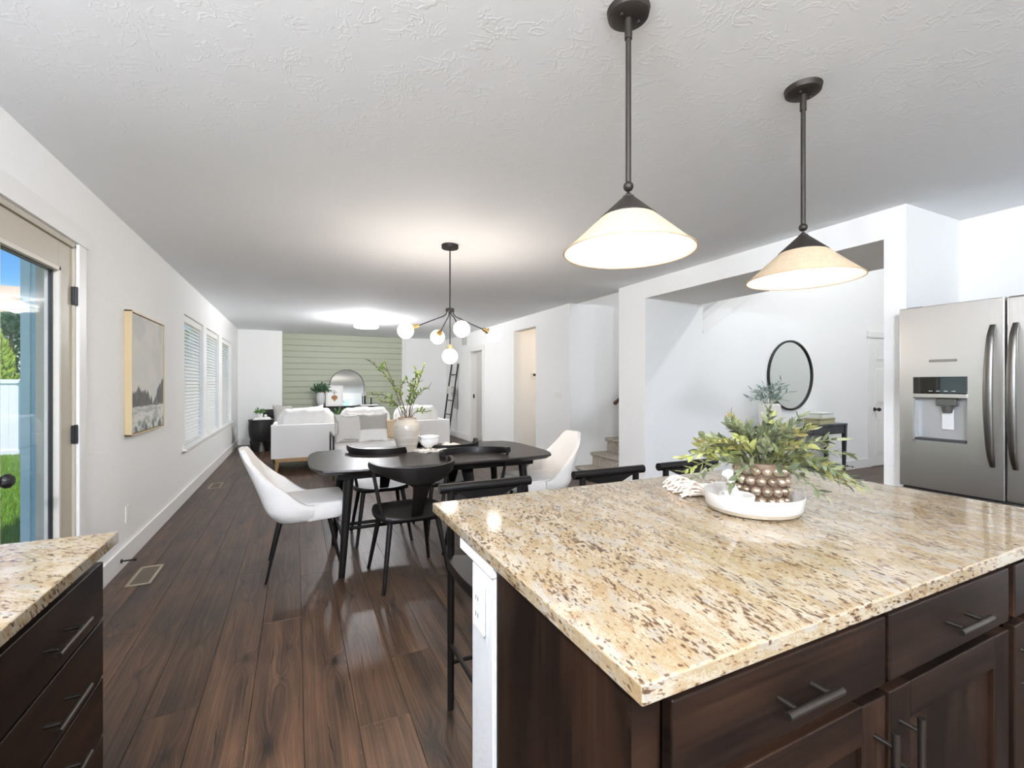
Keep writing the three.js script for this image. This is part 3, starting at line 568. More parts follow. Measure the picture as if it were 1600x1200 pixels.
// black wooden chairs, facing +z
function blackChair(label, pos, turn) {
  const c = thing('dining_chair', label, 'chair', pos, turn, 'black wooden dining chairs'), W = M.chairWood;
  part('seat', warp(16, 2, 16, (u, v, w) => {
    const k = 0.3, x = u * Math.sqrt(1 - k * w * w), z = w * Math.sqrt(1 - k * u * u), e = Math.abs(v) > 0.5 ? 0.975 : 1, dish = 0.016 * (1 - Math.pow(Math.abs(u), 2.5)) * (1 - 0.7 * smooth(0.2, 1, w));
    return [x * 0.235 * e, v > 0.5 ? 0.462 - dish : v < -0.5 ? 0.425 : 0.446 - dish * 0.5, z * 0.225 * e];
  }, 45), W, c);
  const path = (t) => { const a = t * Math.PI / 2 * 0.98; return [0.268 * Math.sin(a), -0.07 - 0.29 * Math.pow(Math.cos(a), 0.8)]; };
  part('top_rail', warp(48, 8, 2, (u, v, w) => {
    const [x, z] = path(u), [x2, z2] = path(clamp(u + 0.01, -1, 1)), [x1, z1] = path(clamp(u - 0.01, -1, 1)), n = V(z2 - z1, 0, x1 - x2).normalize();
    const ends = Math.pow(Math.abs(u), 8), low = 0.052 + 0.052 * smooth(0.75, 0.1, Math.abs(u)) - 0.012 * ends, th = 0.011 + 0.006 * ends, top = 0.802 - 0.012 * (1 - u * u) + 0.004 * ends;
    return [x + n.x * w * th * (1 - 0.25 * v * v), top - low * (1 - v) / 2, z + n.z * w * th * (1 - 0.25 * v * v) + 0.012 * (v - 1) * -0.5 * Math.cos(u * 1.4)];
  }, 40), W, c);
  part('splat', warp(8, 10, 2, (u, v, w) => {
    const t = (v + 1) / 2, hw = lerp(0.034, 0.055, t) + 0.075 * Math.pow(smooth(0.72, 1, t), 2), z = lerp(-0.195, -0.345, t) - 0.012 * Math.sin(t * Math.PI);
    return [u * hw, lerp(0.45, 0.715, t), z + w * 0.0085 + 0.02 * u * u * t];
  }, 40), W, c);
  for (const s of [-1, 1]) part('spindle', rod([s * 0.2, 0.445, -0.115], [s * 0.258, 0.775, -0.085], 0.0125, 0.0115), W, c);
  part('under_frame', [rbox(-0.16, 0.16, 0.405, 0.43, 0.125, 0.15), rbox(-0.16, 0.16, 0.405, 0.43, -0.15, -0.125)], W, c);
  for (const sx of [-1, 1]) for (const sz of [-1, 1]) part('leg', rod([sx * 0.155, 0.43, sz * 0.145], [sx * 0.218, 0, sz * 0.235], 0.0185, 0.0115), W, c);
  return c;
}
const chairA = blackChair('black wooden dining chair on the island side of the table, nearest the white chair with the patio behind it', [0.69, 0, -3.11], Math.PI + 0.05);
chairA.userData.label = 'black wooden dining chair standing in front of the table, whose whole seat and legs show';
copyOf(chairA, [1.235, 0, -3.13], Math.PI - 0.03, 'black wooden dining chair on the near side of the table, behind the first bar stool');
copyOf(chairA, [0.655, 0, -4.02], 0.02, 'black wooden dining chair across the table, its back in front of the two white pillows');
copyOf(chairA, [1.21, 0, -4.0], -0.02, 'black wooden dining chair across the table, its back behind the white bowls');
// white upholstered chairs, facing +z
function whiteChair(label, pos, turn) {
  const c = thing('upholstered_chair', label, 'chair', pos, turn, 'white upholstered end chairs');
  part('shell', warp(84, 24, 2, (u, v, w) => {
    const a = Math.abs(u), sgn = Math.sign(u), t = (v + 1) / 2;
    const top = lerp(0.865, 0.487, 1 - Math.pow(1 - Math.pow(clamp((a - 0.24) / 0.74), 1.5), 2.3)), y = lerp(0.37, top, t), lean = 0.175 * Math.pow(clamp((y - 0.40) / 0.46), 1.15);
    // plan: a U whose back is at z = -0.2 and whose arms run forward
    const q = a < 0.34 ? [a / 0.34 * 0.16, -0.215 + 0.02 * Math.pow(a / 0.34, 2)] : a < 0.62 ? (() => { const s = (a - 0.34) / 0.28 * Math.PI / 2; return [0.16 + 0.09 * Math.sin(s), -0.195 + 0.11 * (1 - Math.cos(s))]; })() : [0.25 + 0.004 * (a - 0.62), -0.085 + (a - 0.62) / 0.38 * 0.135];
    const nx = a < 0.34 ? 0 : a < 0.62 ? Math.sin((a - 0.34) / 0.28 * Math.PI / 2) : 1, nz = a < 0.34 ? -1 : a < 0.62 ? -Math.cos((a - 0.34) / 0.28 * Math.PI / 2) : 0;
    const th = (0.021 + 0.006 * (1 - a)) * (1 - 0.35 * Math.pow(Math.abs(v), 6)), narrow = 1 - 0.17 * clamp((y - 0.5) / 0.37), low = 1 - 0.2 * Math.pow(clamp((0.47 - y) / 0.1), 2);
    return [sgn * (q[0] * low + nx * w * th) * narrow, y, (q[1] + nz * w * th) * low - lean * (a < 0.62 ? 1 : lerp(1, 0, (a - 0.62) / 0.38) * 0.9 + 0.0)];
  }, 60), M.fabric, c);
  part('seat', warp(18, 8, 18, (u, v, w) => {
    const x = u * (1 - 0.05 * Math.pow(Math.abs(v), 4)) * (w > 0.1 ? 0.25 : 0.23) * (w < 0 && v < 0 ? 1 + 0.14 * w : 1) * (1 - 0.05 * Math.pow(Math.abs(w), 8)), z = w > 0 ? w * 0.265 * (1 - 0.06 * Math.pow(Math.abs(v), 3) - 0.04 * u * u * u * u) : w * 0.2;
    return [x, 0.435 + v * (0.064 - 0.006 * u * u * u * u) + 0.012 * (v > 0 ? 1 : 0) * (1 - u * u) * (1 - w * w) + 0.012 * w * (v < 0 ? 1 : 0.3) + (w < 0 && v < 0 ? 0.075 * w * v : 0), z * (w < 0 && v < 0 ? 1 + 0.15 * v : 1)];
  }, 50), M.fabric, c);
  part('base_plate', rbox(-0.17, 0.17, 0.366, 0.385, -0.15, 0.18), M.black, c);
  for (const sx of [-1, 1]) for (const sz of [-1, 1]) part('leg', rod([sx * 0.165, 0.385, sz * 0.15], [sx * 0.225, 0, sz * 0.235], 0.0155, 0.0075), M.blackSatin, c);
  return c;
}
const endChair = whiteChair('white upholstered chair with thin black legs at the table end near the windows', [0.055, 0, -3.575], Math.PI / 2);
copyOf(endChair, [1.93, 0, -3.56], -Math.PI / 2, 'white upholstered chair at the end of the table near the stairs');
// bar stools at the island, facing +z
function barStool(label, pos) {
  const s = thing('bar_stool', label, 'stool', pos, 0, 'black bar stools behind the island'), W = M.blackSatin;
  part('seat', warp(18, 2, 14, (u, v, w) => {
    const k = 0.12, x = u * Math.sqrt(1 - k * w * w), z = w * Math.sqrt(1 - k * u * u), dish = 0.024 * (1 - u * u), e = v < -0.5 ? 0.96 : v > 0.5 ? 0.985 : 1;
    return [x * 0.198 * e, v > 0.5 ? 0.628 - dish : v < -0.5 ? 0.582 - dish * 0.7 : 0.617 - dish, z * 0.195 * e];
  }, 45), W, s);
  const plate = new THREE.Shape(); plate.moveTo(-0.2, 0.9); plate.lineTo(-0.2, 0.868); plate.lineTo(-0.15, 0.862); plate.bezierCurveTo(-0.09, 0.855, -0.08, 0.822, 0, 0.822); plate.bezierCurveTo(0.08, 0.822, 0.09, 0.855, 0.15, 0.862); plate.lineTo(0.2, 0.868); plate.lineTo(0.2, 0.9); plate.closePath();
  part('back_rail', [new THREE.ExtrudeGeometry(plate, { depth: 0.016, bevelEnabled: true, bevelSize: 0.003, bevelThickness: 0.003, bevelOffset: -0.003, bevelSegments: 2 }).translate(0, 0, -0.213), rod([-0.203, 0.882, -0.205], [0.203, 0.882, -0.205], 0.0195, 0.0195, 20)], W, s);
  for (const sx of [-1, 1]) {
    part('leg', rod([sx * 0.157, 0, -0.2], [sx * 0.155, 0.88, -0.203], 0.013, 0.0155), W, s);
    part('leg', rod([sx * 0.157, 0, 0.19], [sx * 0.15, 0.6, 0.16], 0.013, 0.0165), W, s);
    part('stretcher', rod([sx * 0.157, 0.262, -0.2], [sx * 0.155, 0.262, 0.175], 0.0085), W, s);
  }
  part('stretcher', rod([-0.155, 0.185, -0.2], [0.155, 0.185, -0.2], 0.0085), W, s);
  part('footrest', rod([-0.155, 0.2, 0.182], [0.155, 0.2, 0.182], 0.0095), W, s);
  return s;
}
const stool = barStool('black bar stool at the island end nearest the dining chairs, its legs in view', [0.715, 0, -1.55]);
copyOf(stool, [1.345, 0, -1.55], 0, 'black bar stool back in front of the carpeted stairs, middle one of the three');
copyOf(stool, [1.85, 0, -1.55], 0, 'black bar stool back just left of the leafy island plant');

// ---------------------------------------------------------------- living area
{
  const s = thing('sofa', 'long white linen sofa with its back to the dining table, on a low oak base', 'sofa', [1.02, 0, -7.5]);   // faces -z
  part('back', warp(40, 10, 4, (u, v, w) => [u * 1.355, 0.445 + v * 0.25 * (1 - 0.02 * w * w), -0.08 + w * 0.08 * (1 - 0.12 * Math.pow(Math.abs(v), 6)) + 0.004 * Math.sin(u * 14) * (v > 0 ? 1 : 0)], 60), M.sofa, s);
  for (const k of [-1, 1]) part('arm', rbox(k * 1.355 - (k > 0 ? 0.17 : 0), k * 1.355 + (k < 0 ? 0.17 : 0), 0.2, 0.685, -0.95, -0.12, 0.025, 4), M.sofa, s);
  part('seat_base', rbox(-1.19, 1.19, 0.2, 0.34, -0.93, -0.12, 0.02), M.sofa, s);
  for (let i = 0; i < 3; i++) { const g = part('seat_cushion', plump(0.78, 0.2, 0.78), M.sofa, s); g.position.set((i - 1) * 0.79, 0.43, -0.56); }
  [[-0.87, 0.82, 0.915], [0.0, 0.795, 0.912], [0.84, 0.76, 0.925]].forEach(([x, w, top], i) => { const g = part('back_cushion', plump(w, 0.52, 0.27), M.sofa, s); g.position.set(x, top - 0.26, -0.28); });
  part('base_rail', [rbox(-1.33, 1.33, 0.145, 0.2, -0.03, 0, 0.004), rbox(-1.33, 1.33, 0.145, 0.2, -0.93, -0.9, 0.004), rbox(-1.33, -1.3, 0.145, 0.2, -0.93, 0), rbox(1.3, 1.33, 0.145, 0.2, -0.93, 0)], M.oak, s);
  for (const x of [-1, 1]) for (const z of [-0.05, -0.88]) part('leg', rod([x * 1.27, 0.15, z], [x * 1.29, 0, z], 0.032, 0.019, 12), M.oak, s);
}
{
  const b = thing('bench', 'white upholstered bench with a thin black metal frame, between table and sofa', 'bench', [0.95, 0, -6.85]);
  for (const x of [-0.5, 0.5]) part('end_frame', [rbox(x - 0.012, x + 0.012, 0, 0.6, 0.3, 0.324), rbox(x - 0.012, x + 0.012, 0, 0.6, -0.324, -0.3), rbox(x - 0.012, x + 0.012, 0.578, 0.602, -0.324, 0.324), rbox(x - 0.012, x + 0.012, 0.3, 0.32, -0.32, 0.32)], M.black, b);
  part('rail', [rbox(-0.5, 0.5, 0.3, 0.32, 0.3, 0.324), rbox(-0.5, 0.5, 0.3, 0.32, -0.324, -0.3)], M.black, b);
  part('seat', puff(0.99, 0.17, 0.66, 0.12, 16), M.sofa, b).position.set(0, 0.395, 0);
}
const pil = (name, w, h, d, m, label, pos, rx, ry, rz = 0) => { const p = solo(name, pillowGeo(w, h, d), m, label, 'pillow', pos); p.rotation.set(rx, ry, rz); return p; };
pil('throw_pillow', 0.42, 0.42, 0.17, M.boucle, 'fluffy white bouclé pillow on the bench, nearest its black arm frame', [0.68, 0.668, -6.82], -0.22, 0.12);
{
  const p = thing('throw_pillow', 'pillow with a grey top half and a white lower band, on the bench', 'pillow', [1.0, 0.665, -6.8]); p.rotation.set(-0.22, -0.08, 0);
  const g = pillowGeo(0.42, 0.42, 0.16); part('cover', g, M.greyCloth, p);
  part('band', warp(18, 8, 2, (u, v, t) => { const vv = -0.13 + (v - 1) * 0.42, f = Math.pow(Math.max(0, (1 - u * u) * (1 - vv * vv)), 0.42), px = 1 - 0.07 * (1 - vv * vv), py = 1 - 0.09 * (1 - u * u); return [u * px * 0.211, vv * py * 0.2115, t * (f * 0.08 + 0.0065)]; }, 60), M.sofa, p);
}
pil('throw_pillow', 0.4, 0.4, 0.15, M.sofa, 'plain white pillow mostly hidden behind the two front bench pillows', [0.86, 0.685, -7.0], -0.25, 0.25);
pil('throw_pillow', 0.34, 0.3, 0.13, M.tanCloth, 'small tan pillow at the end of the bench behind the dining vase', [1.2, 0.625, -6.93], -0.2, -0.15);
pil('throw_pillow', 0.46, 0.46, 0.16, M.sofa, 'white pillow whose corner points up above the first sofa back cushion', [0.2, 0.715, -8.0], -0.2, 0.2, 0.12);
{
  const t = thing('side_table', 'black barrel side table with arched cut feet beside the sofa', 'side table', [-0.62, 0, -10.1]);
  part('top', lathe([[0, 0.588], [0.215, 0.588], [0.222, 0.594], [0.222, 0.608], [0.215, 0.614], [0, 0.614]], 48), M.black, t);
  part('drum', lathe([[0.212, 0.588], [0.218, 0.45], [0.205, 0.3], [0.18, 0.2], [0.15, 0.19], [0.15, 0.588]], 48), M.black, t);
  for (let i = 0; i < 4; i++) { const a = i * Math.PI / 2 + 0.5; part('foot', warp(10, 8, 2, (u, v, w) => { const b = a + u * lerp(0.22, 0.5, (v + 1) / 2), r = lerp(0.155, 0.182, (v + 1) / 2) + w * 0.014; return [Math.cos(b) * r, 0.1 + v * 0.1, Math.sin(b) * r]; }, 40), M.black, t); }
  part('cone', rod([0.0, 0, 0.05], [0, 0.3, 0.05], 0.075, 0.03, 24), mat(0x6d6a66, 0.4, { metalness: 0.3 }), t);
}
solo('book', [rbox(-0.15, 0.15, 0, 0.03, -0.1, 0.1, 0.004), rbox(-0.13, 0.13, 0.03, 0.045, -0.09, 0.09, 0.004)], M.paper, 'white book lying on the black barrel side table', 'book', [-0.6, 0.614, -10.0], 0.1);
{
  const c = thing('armchair', 'black wooden armchair behind the barrel side table, near the far wall', 'armchair', [-0.27, 0, -10.68], 0.6), W = M.blackSatin;
  c.scale.setScalar(0.88); part('seat', rbox(-0.3, 0.3, 0.34, 0.46, -0.3, 0.3, 0.04, 4), mat(0x2b2927, 0.8), c);
  const bk = part('backrest', rbox(-0.3, 0.3, 0, 0.46, -0.04, 0.03, 0.02, 3), mat(0x2b2927, 0.8), c); bk.position.set(0, 0.42, -0.27); bk.rotation.x = -0.28;
  for (const x of [-1, 1]) { part('arm', rbox(x * 0.33 - 0.025, x * 0.33 + 0.025, 0.6, 0.63, -0.32, 0.3, 0.008), W, c); for (const z of [-0.28, 0.27]) part('leg', rod([x * 0.33, 0, z], [x * 0.33, 0.61, z], 0.016, 0.02), W, c); }
}
pil('throw_pillow', 0.42, 0.42, 0.16, M.greyCloth, 'pale pillow leaning in the black armchair next to the side table', [-0.24, 0.66, -10.55], -0.3, 0.5, 0.1);
{
  const c = thing('console_cabinet', 'long black console in front of the green shiplap wall', 'console', [1.06, 0, -11.32]);
  part('top', rbox(-0.685, 0.685, 0.74, 0.785, -0.19, 0.19, 0.004), M.blackSatin, c);
  part('body', box(-0.66, 0.66, 0.16, 0.74, -0.18, 0.165), M.black, c);
  for (let i = 0; i < 4; i++) part('door', rbox(-0.655 + i * 0.33, -0.335 + i * 0.33, 0.18, 0.73, 0.165, 0.182, 0.003), M.black, c);
  for (const x of [-0.6, 0.6]) for (const z of [-0.14, 0.14]) part('leg', rod([x, 0.16, z], [x, 0, z], 0.022, 0.015), M.black, c);
}
{
  const m = thing('arch_mirror', 'arched mirror with a thin black frame on the black console', 'mirror', [1.09, 0.787, -11.46]); m.rotation.x = -0.06;
  const arch = (r, hh) => { const s = new THREE.Shape(); s.moveTo(-r, 0); s.lineTo(-r, hh); s.absarc(0, hh, r, Math.PI, 0, true); s.lineTo(r, 0); s.closePath(); return s; };
  const outer = arch(0.395, 0.46), inner = arch(0.38, 0.46); outer.holes.push(inner);
  part('frame', new THREE.ExtrudeGeometry(outer, { depth: 0.03, bevelEnabled: false, curveSegments: 40 }), M.black, m);
  part('glass', new THREE.ExtrudeGeometry(inner, { depth: 0.008, bevelEnabled: false, curveSegments: 40 }).translate(0, 0, 0.008), M.mirror, m);
}
{
  const l = thing('ladder', 'black wooden blanket ladder leaning on the wall behind the sofa', 'ladder', [3.275, 0, -10.74]);
  const at = (z, y) => [0.005 + (3.535 - 3.285) * y / 1.79, y, z];
  for (const z of [-0.25, 0.25]) part('rail', rod(at(z, 0), at(z, 1.79), 0.02, 0.02, 10), M.black, l);
  for (const y of [0.25, 0.56, 0.9, 1.22, 1.53]) part('rung', rod(at(-0.25, y), at(0.25, y), 0.013, 0.013, 10), M.black, l);
}
const drape = (w, up, down, wob) => warp(18, 30, 1, (u, v, t) => {   // cloth hung over a rung: short fall in front (towards -x), long fall behind
  const s = (v + 1) / 2 * (up + down) - up, k = clamp(s / 0.03, -1, 1), fold = wob * Math.sin(u * 9 + s * 2) * smooth(0.02, 0.2, Math.abs(s));
  return [k * 0.017 + s * (s > 0 ? 0.05 : 0.05) + t * 0.004 * 1 + fold, -Math.max(0, Math.abs(s) - 0.02) + (1 - Math.abs(k)) * 0.012, u * w / 2 * (1 - 0.1 * Math.abs(s))];
}, 0);
solo('throw_blanket', drape(0.28, 0.2, 0.12, 0.008), M.boucle, 'white throw blanket over a rung of the black ladder', 'blanket', [3.28 + 0.25 * 1.24 / 1.79, 1.235, -10.86]);
solo('throw_blanket', drape(0.2, 0.18, 0.55, 0.012), M.greyCloth, 'grey throw blanket hanging behind the black ladder', 'blanket', [3.28 + 0.25 * 1.24 / 1.79, 1.24, -10.58]);

// ---------------------------------------------------------------- foyer furniture
{
  const m = thing('round_mirror', 'large round mirror with a thin black frame on the foyer wall', 'mirror', [6.182, 1.42, -4.05]);
  part('frame', lathe([[0.455, 0.001], [0.48, 0.001], [0.484, 0.006], [0.484, 0.026], [0.478, 0.03], [0.46, 0.03], [0.455, 0.012]], 96).rotateX(Math.PI / 2), M.black, m);
  part('glass', lathe([[0, 0.012], [0.457, 0.012], [0.457, 0.002], [0, 0.002]], 96).rotateX(Math.PI / 2), M.mirror, m);
}
{
  const c = thing('console_table', 'charcoal console table with two drawers and a low shelf under the round mirror', 'console table', [6.2, 0, -3.89]), W = mat(0x37383a, 0.45);
  part('top', rbox(-0.77, 0.77, 0.728, 0.752, -0.14, 0.15, 0.003), phys(0x45484a, 0.2), c);
  part('apron', rbox(-0.73, 0.73, 0.61, 0.728, -0.13, 0.13, 0.002), W, c);
  for (const x of [-0.36, 0.36]) { const d = part('drawer', rbox(x - 0.34, x + 0.34, 0.622, 0.718, 0.13, 0.142, 0.003), W, c); part('finger_pull', rbox(x - 0.1, x + 0.1, 0.706, 0.717, 0.14, 0.147, 0.002), M.black, d); }
  for (const x of [-1, 1]) for (const z of [-1, 1]) part('leg', warp(1, 6, 1, (u, v, w) => { const k = lerp(0.014, 0.025, (v + 1) / 2); return [x * (0.745 - 0.006 * (1 - v)) + u * k, 0.365 + v * 0.365, z * 0.12 + w * k]; }, 20), W, c);
  part('shelf', rbox(-0.73, 0.73, 0.135, 0.165, -0.12, 0.12, 0.003), W, c);
}

// ---------------------------------------------------------------- leaves and plants
function leafGeo(l, w, bend = 0.15, fold = 0.25, seg = 5) {      // a leaf along +z from its base, with a raised rim
  const pos = [], idx = [];
  for (let i = 0; i <= seg; i++) {
    const t = i / seg, hw = w / 2 * Math.pow(Math.sin(Math.PI * Math.pow(t, 0.75)), 0.85), y = bend * l * t * t;
    pos.push(-hw, y + fold * hw, t * l, 0, y, t * l, hw, y + fold * hw, t * l);
    if (i) { const a = 3 * (i - 1), b = 3 * i; idx.push(a, b, a + 1, a + 1, b, b + 1, a + 1, b + 1, a + 2, a + 2, b + 1, b + 2); }
  }
  const g = new THREE.BufferGeometry(); g.setAttribute('position', new THREE.Float32BufferAttribute(pos, 3)); g.setIndex(idx); g.computeVertexNormals();
  g.setAttribute('uv', new THREE.Float32BufferAttribute(new Float32Array(pos.length / 3 * 2), 2)); return g;
}
const Z1 = V(0, 0, 1);
function aim(m, pos, dir, roll = 0) { m.position.copy(pos); m.quaternion.setFromUnitVectors(Z1, dir.clone().normalize()); m.rotateZ(roll); }
// a stem along a curve with pairs of leaves; leaves are children of the stem
function leafyStem(parent, name, pts, r, stemMat, geos, mats, n, t0, spread, size, cap = { n: 1e9 }, rest) {
  const c = new THREE.CatmullRomCurve3(pts.map((p) => V(...p)));
  const s = part(name, new THREE.TubeGeometry(c, 14, r, 5), stemMat, parent);
  for (let i = 0; i < n; i++) {
    const t = lerp(t0, 1, (i + 0.5 * rnd()) / n), p = c.getPoint(Math.min(t, 1)), tan = c.getTangent(Math.min(t, 1)), a = i * 2.4 + rnd();
    const side = V(Math.cos(a), Math.sin(a) * 0.8, Math.sin(a * 1.3)).cross(tan).normalize(), d = tan.clone().multiplyScalar(1 - spread * (i === n - 1 ? 0.1 : 1)).addScaledVector(side, spread);
    const m = new THREE.Mesh(geos[Math.floor(rnd() * geos.length)], mats[Math.floor(rnd() * mats.length)]); m.name = 'leaf';
    aim(m, p, d, rr(-1, 1)); m.scale.setScalar(size * rr(0.75, 1.15) * (1 - 0.3 * t * t * (i === n - 1 ? 0 : 1)));
    if (cap.n-- > 0) s.add(m); else { m.updateMatrix(); rest.push(m); }
  }
  return s;
}
// ---------------------------------------------------------------- on the island
const TX = 1.268, TZ = -0.948;
{
  const t = thing('tray', 'round white ceramic tray holding the beaded pot on the island', 'tray', [TX, CT, TZ]);
  const tw = mat(0xc8c3ba, 0.7);
  part('dish', lathe([[0, 0.0015], [0.116, 0.0015], [0.126, 0.005], [0.1325, 0.016], [0.1395, 0.053], [0.1385, 0.0565], [0.1355, 0.055], [0.129, 0.02], [0.12, 0.0115], [0, 0.0115]], 72), tw, t);
  part('bottom_band', lathe([[0.117, 0.0012], [0.1266, 0.0046], [0.1333, 0.0162], [0.133, 0.0164], [0.12, 0.004]], 72), mat(0xb3a48e, 0.8), t, 'unglazed beige bottom edge');
}
{
  const m = thing('mortar', 'small white mortar bowl at the front of the round tray', 'mortar', [1.184, CT + 0.0115, -0.937]);
  part('bowl', lathe([[0, 0], [0.036, 0], [0.045, 0.012], [0.049, 0.045], [0.0475, 0.048], [0.043, 0.046], [0.036, 0.016], [0, 0.01]], 48), mat(0xcac6be, 0.5), m);
}
{
  const p = solo('pestle', [lathe([[0, -0.004], [0.011, 0], [0.014, 0.01], [0.0105, 0.03], [0.0085, 0.06], [0.0095, 0.085], [0.0145, 0.096], [0.0165, 0.104], [0.0125, 0.109], [0, 0.11]], 28)], M.whiteCeramic, 'white pestle standing in the small mortar bowl', 'pestle', [1.192, CT + 0.03, -0.93]);
  p.rotation.set(-0.12, 0, 0.42);
}
const PX = 1.334, PZ = -0.966, PB = CT + 0.0118;
{
  const pot = thing('beaded_pot', 'round planter covered in shiny brown beads on the white tray', 'planter', [PX, PB, PZ]);
  part('liner', lathe([[0, 0.002], [0.062, 0.002], [0.068, 0.012], [0.068, 0.128], [0.062, 0.13], [0.06, 0.12], [0, 0.118]], 40), mat(0x6e5a4a, 0.5, { metalness: 0.3 }), pot);
  const bead = new THREE.SphereGeometry(0.0152, 18, 12); bead.scale(1, 0.98, 1);
  const bm = [0x94806a, 0x816d58, 0xa6927c].map((c) => phys(c, 0.22, { metalness: 0.55, clearcoat: 0.8, clearcoatRoughness: 0.15 }));
  for (let row = 0; row < 4; row++) for (let i = 0; i < 15; i++) {
    const a = (i + (row % 2) * 0.5) / 15 * 2 * Math.PI, r = 0.0685 + 0.003 * Math.sin((row + 0.5) / 4 * Math.PI);
    const b = part('bead', bead, bm[Math.floor(rnd() * 3)], pot); b.position.set(Math.cos(a) * r, 0.0165 + row * 0.0303, Math.sin(a) * r);
  }
}
{
  const p = thing('leafy_plant', 'bushy green and yellow leafed plant in the beaded planter on the island', 'plant', [PX, PB + 0.115, PZ]);
  const geos = [leafGeo(0.036, 0.0165, 0.12, 0.3), leafGeo(0.033, 0.016, -0.1, 0.35), leafGeo(0.04, 0.0155, 0.2, 0.25)];
  const greys = [0x7a8059, 0x69704f, 0x8b8e6a, 0x5b6348].map((c) => leafMat(c, 0.25)), yellow = [0x8b8a4a, 0x9a964e, 0x7f884f, 0x8d7e45].map((c) => leafMat(c, 0.3)), bright = [0xa0a556, 0xb0b266].map((c) => leafMat(c, 0.35));
  const cap = { n: 300 }, rest = [], s0 = seed; seed = 4242;
  // right and towards the viewer in room axes
  const RV = V(0.9, 0, 0.43), FV = V(-0.43, 0, 0.9);
  const sprays = [];
  for (let i = 0; i < 40; i++) {
    const az = i * 2.39996, ring = (i % 5) / 4, el = lerp(1.15, -0.1, ring) + rr(-0.12, 0.12), L = lerp(0.17, 0.235, ring) * rr(0.78, 1.04);
    sprays.push([az + rr(-0.2, 0.2), el, L]);
  }
  sprays.push([Math.PI, 0.18, 0.235], [1.85, 1.25, 0.21], [0, -0.05, 0.24], [0.3, 0.3, 0.22], [Math.PI - 0.3, 0.45, 0.23], [0.35, -0.12, 0.23], [0.75, -0.25, 0.2], [1.0, 1.1, 0.19]);
  sprays.forEach(([az, el, L], i) => {
    const h = RV.clone().multiplyScalar(Math.cos(az)).addScaledVector(FV, Math.sin(az)), e = V(h.x * Math.cos(el), Math.sin(el), h.z * Math.cos(el));
    const b = h.clone().multiplyScalar(0.03), droop = el < 0.5 ? -0.02 : -0.005, tip = b.clone().addScaledVector(e, L).add(V(0, droop, 0)), mid = b.clone().addScaledVector(e, L * 0.45).add(V(0, 0.028, 0));
    if (tip.y < -0.03) tip.y = -0.03;
    leafyStem(p, 'stem', [[b.x * 0.6, -0.01, b.z * 0.6], mid.toArray(), tip.toArray()], 0.0016, M.greenStem, geos, i % 9 === 4 ? bright : i % 4 === 0 ? yellow : greys, 22, 0.2, 0.46, 1, cap, rest);
  });
  const g = mergeGeometries(rest.map((m) => { const x = m.geometry.clone().applyMatrix4(m.matrix), c = m.material.color, n = x.attributes.position.count, k = new Float32Array(n * 3); for (let i = 0; i < n; i++) { k[3 * i] = c.r; k[3 * i + 1] = c.g; k[3 * i + 2] = c.b; } x.setAttribute('color', new THREE.BufferAttribute(k, 3)); return x; }));
  const lm = leafMat(0xffffff, 0.28); lm.vertexColors = true;
  const f = part('foliage', g, lm, p); f.userData.kind = 'stuff';
  seed = s0;
}
function fringedCloth(label, pos, turn, w, d, stripe) {
  const c = thing('fringed_cloth', label, 'cloth', pos, turn);
  const s0 = seed; seed = 91;
  part('linen', warp(24, 2, 16, (u, v, t) => [u * w / 2, 0.012 + v * 0.009 + 0.006 * Math.sin(u * 5 + t * 2) + 0.004 * Math.sin(t * 7), t * d / 2 + 0.008 * Math.sin(u * 4)], 60), mat(0xe7dfd2, 0.95, { bumpMap: weave, bumpScale: 0.001 }), c);
  part('stripe', [0.25, 0.55].map((k) => warp(10, 1, 16, (u, v, t) => [(k + u * 0.09) * w / 2, 0.0235 + v * 0.001 + 0.006 * Math.sin((k + u * 0.09) * 5 + t * 2) + 0.004 * Math.sin(t * 7), t * d / 2 * 0.99 + 0.008 * Math.sin((k + u * 0.09) * 4)], 60)), mat(stripe, 0.95), c, 'darker woven stripes');
  const g = [];
  for (let i = 0; i < 110; i++) { const z = rr(-d / 2, d / 2), y = rr(0.006, 0.026), L = rr(0.045, 0.085); g.push(tube([[-w / 2 + 0.01, y, z], [-w / 2 - L * 0.5, y + rr(0, 0.03), z + rr(-0.015, 0.015)], [-w / 2 - L, Math.max(0.004, y + rr(-0.02, 0.012)), z + rr(-0.03, 0.03)]], rr(0.002, 0.0034), 6, 5)); }
  const f = part('fringe', g, mat(0xf3e4d6, 0.95), c); f.userData.kind = 'stuff';
  seed = s0; return c;
}
fringedCloth('folded cream linen cloth with a fluffy fringe beside the white tray on the island', [1.335, CT, -1.165], -0.35, 0.12, 0.15, 0x9a917f);

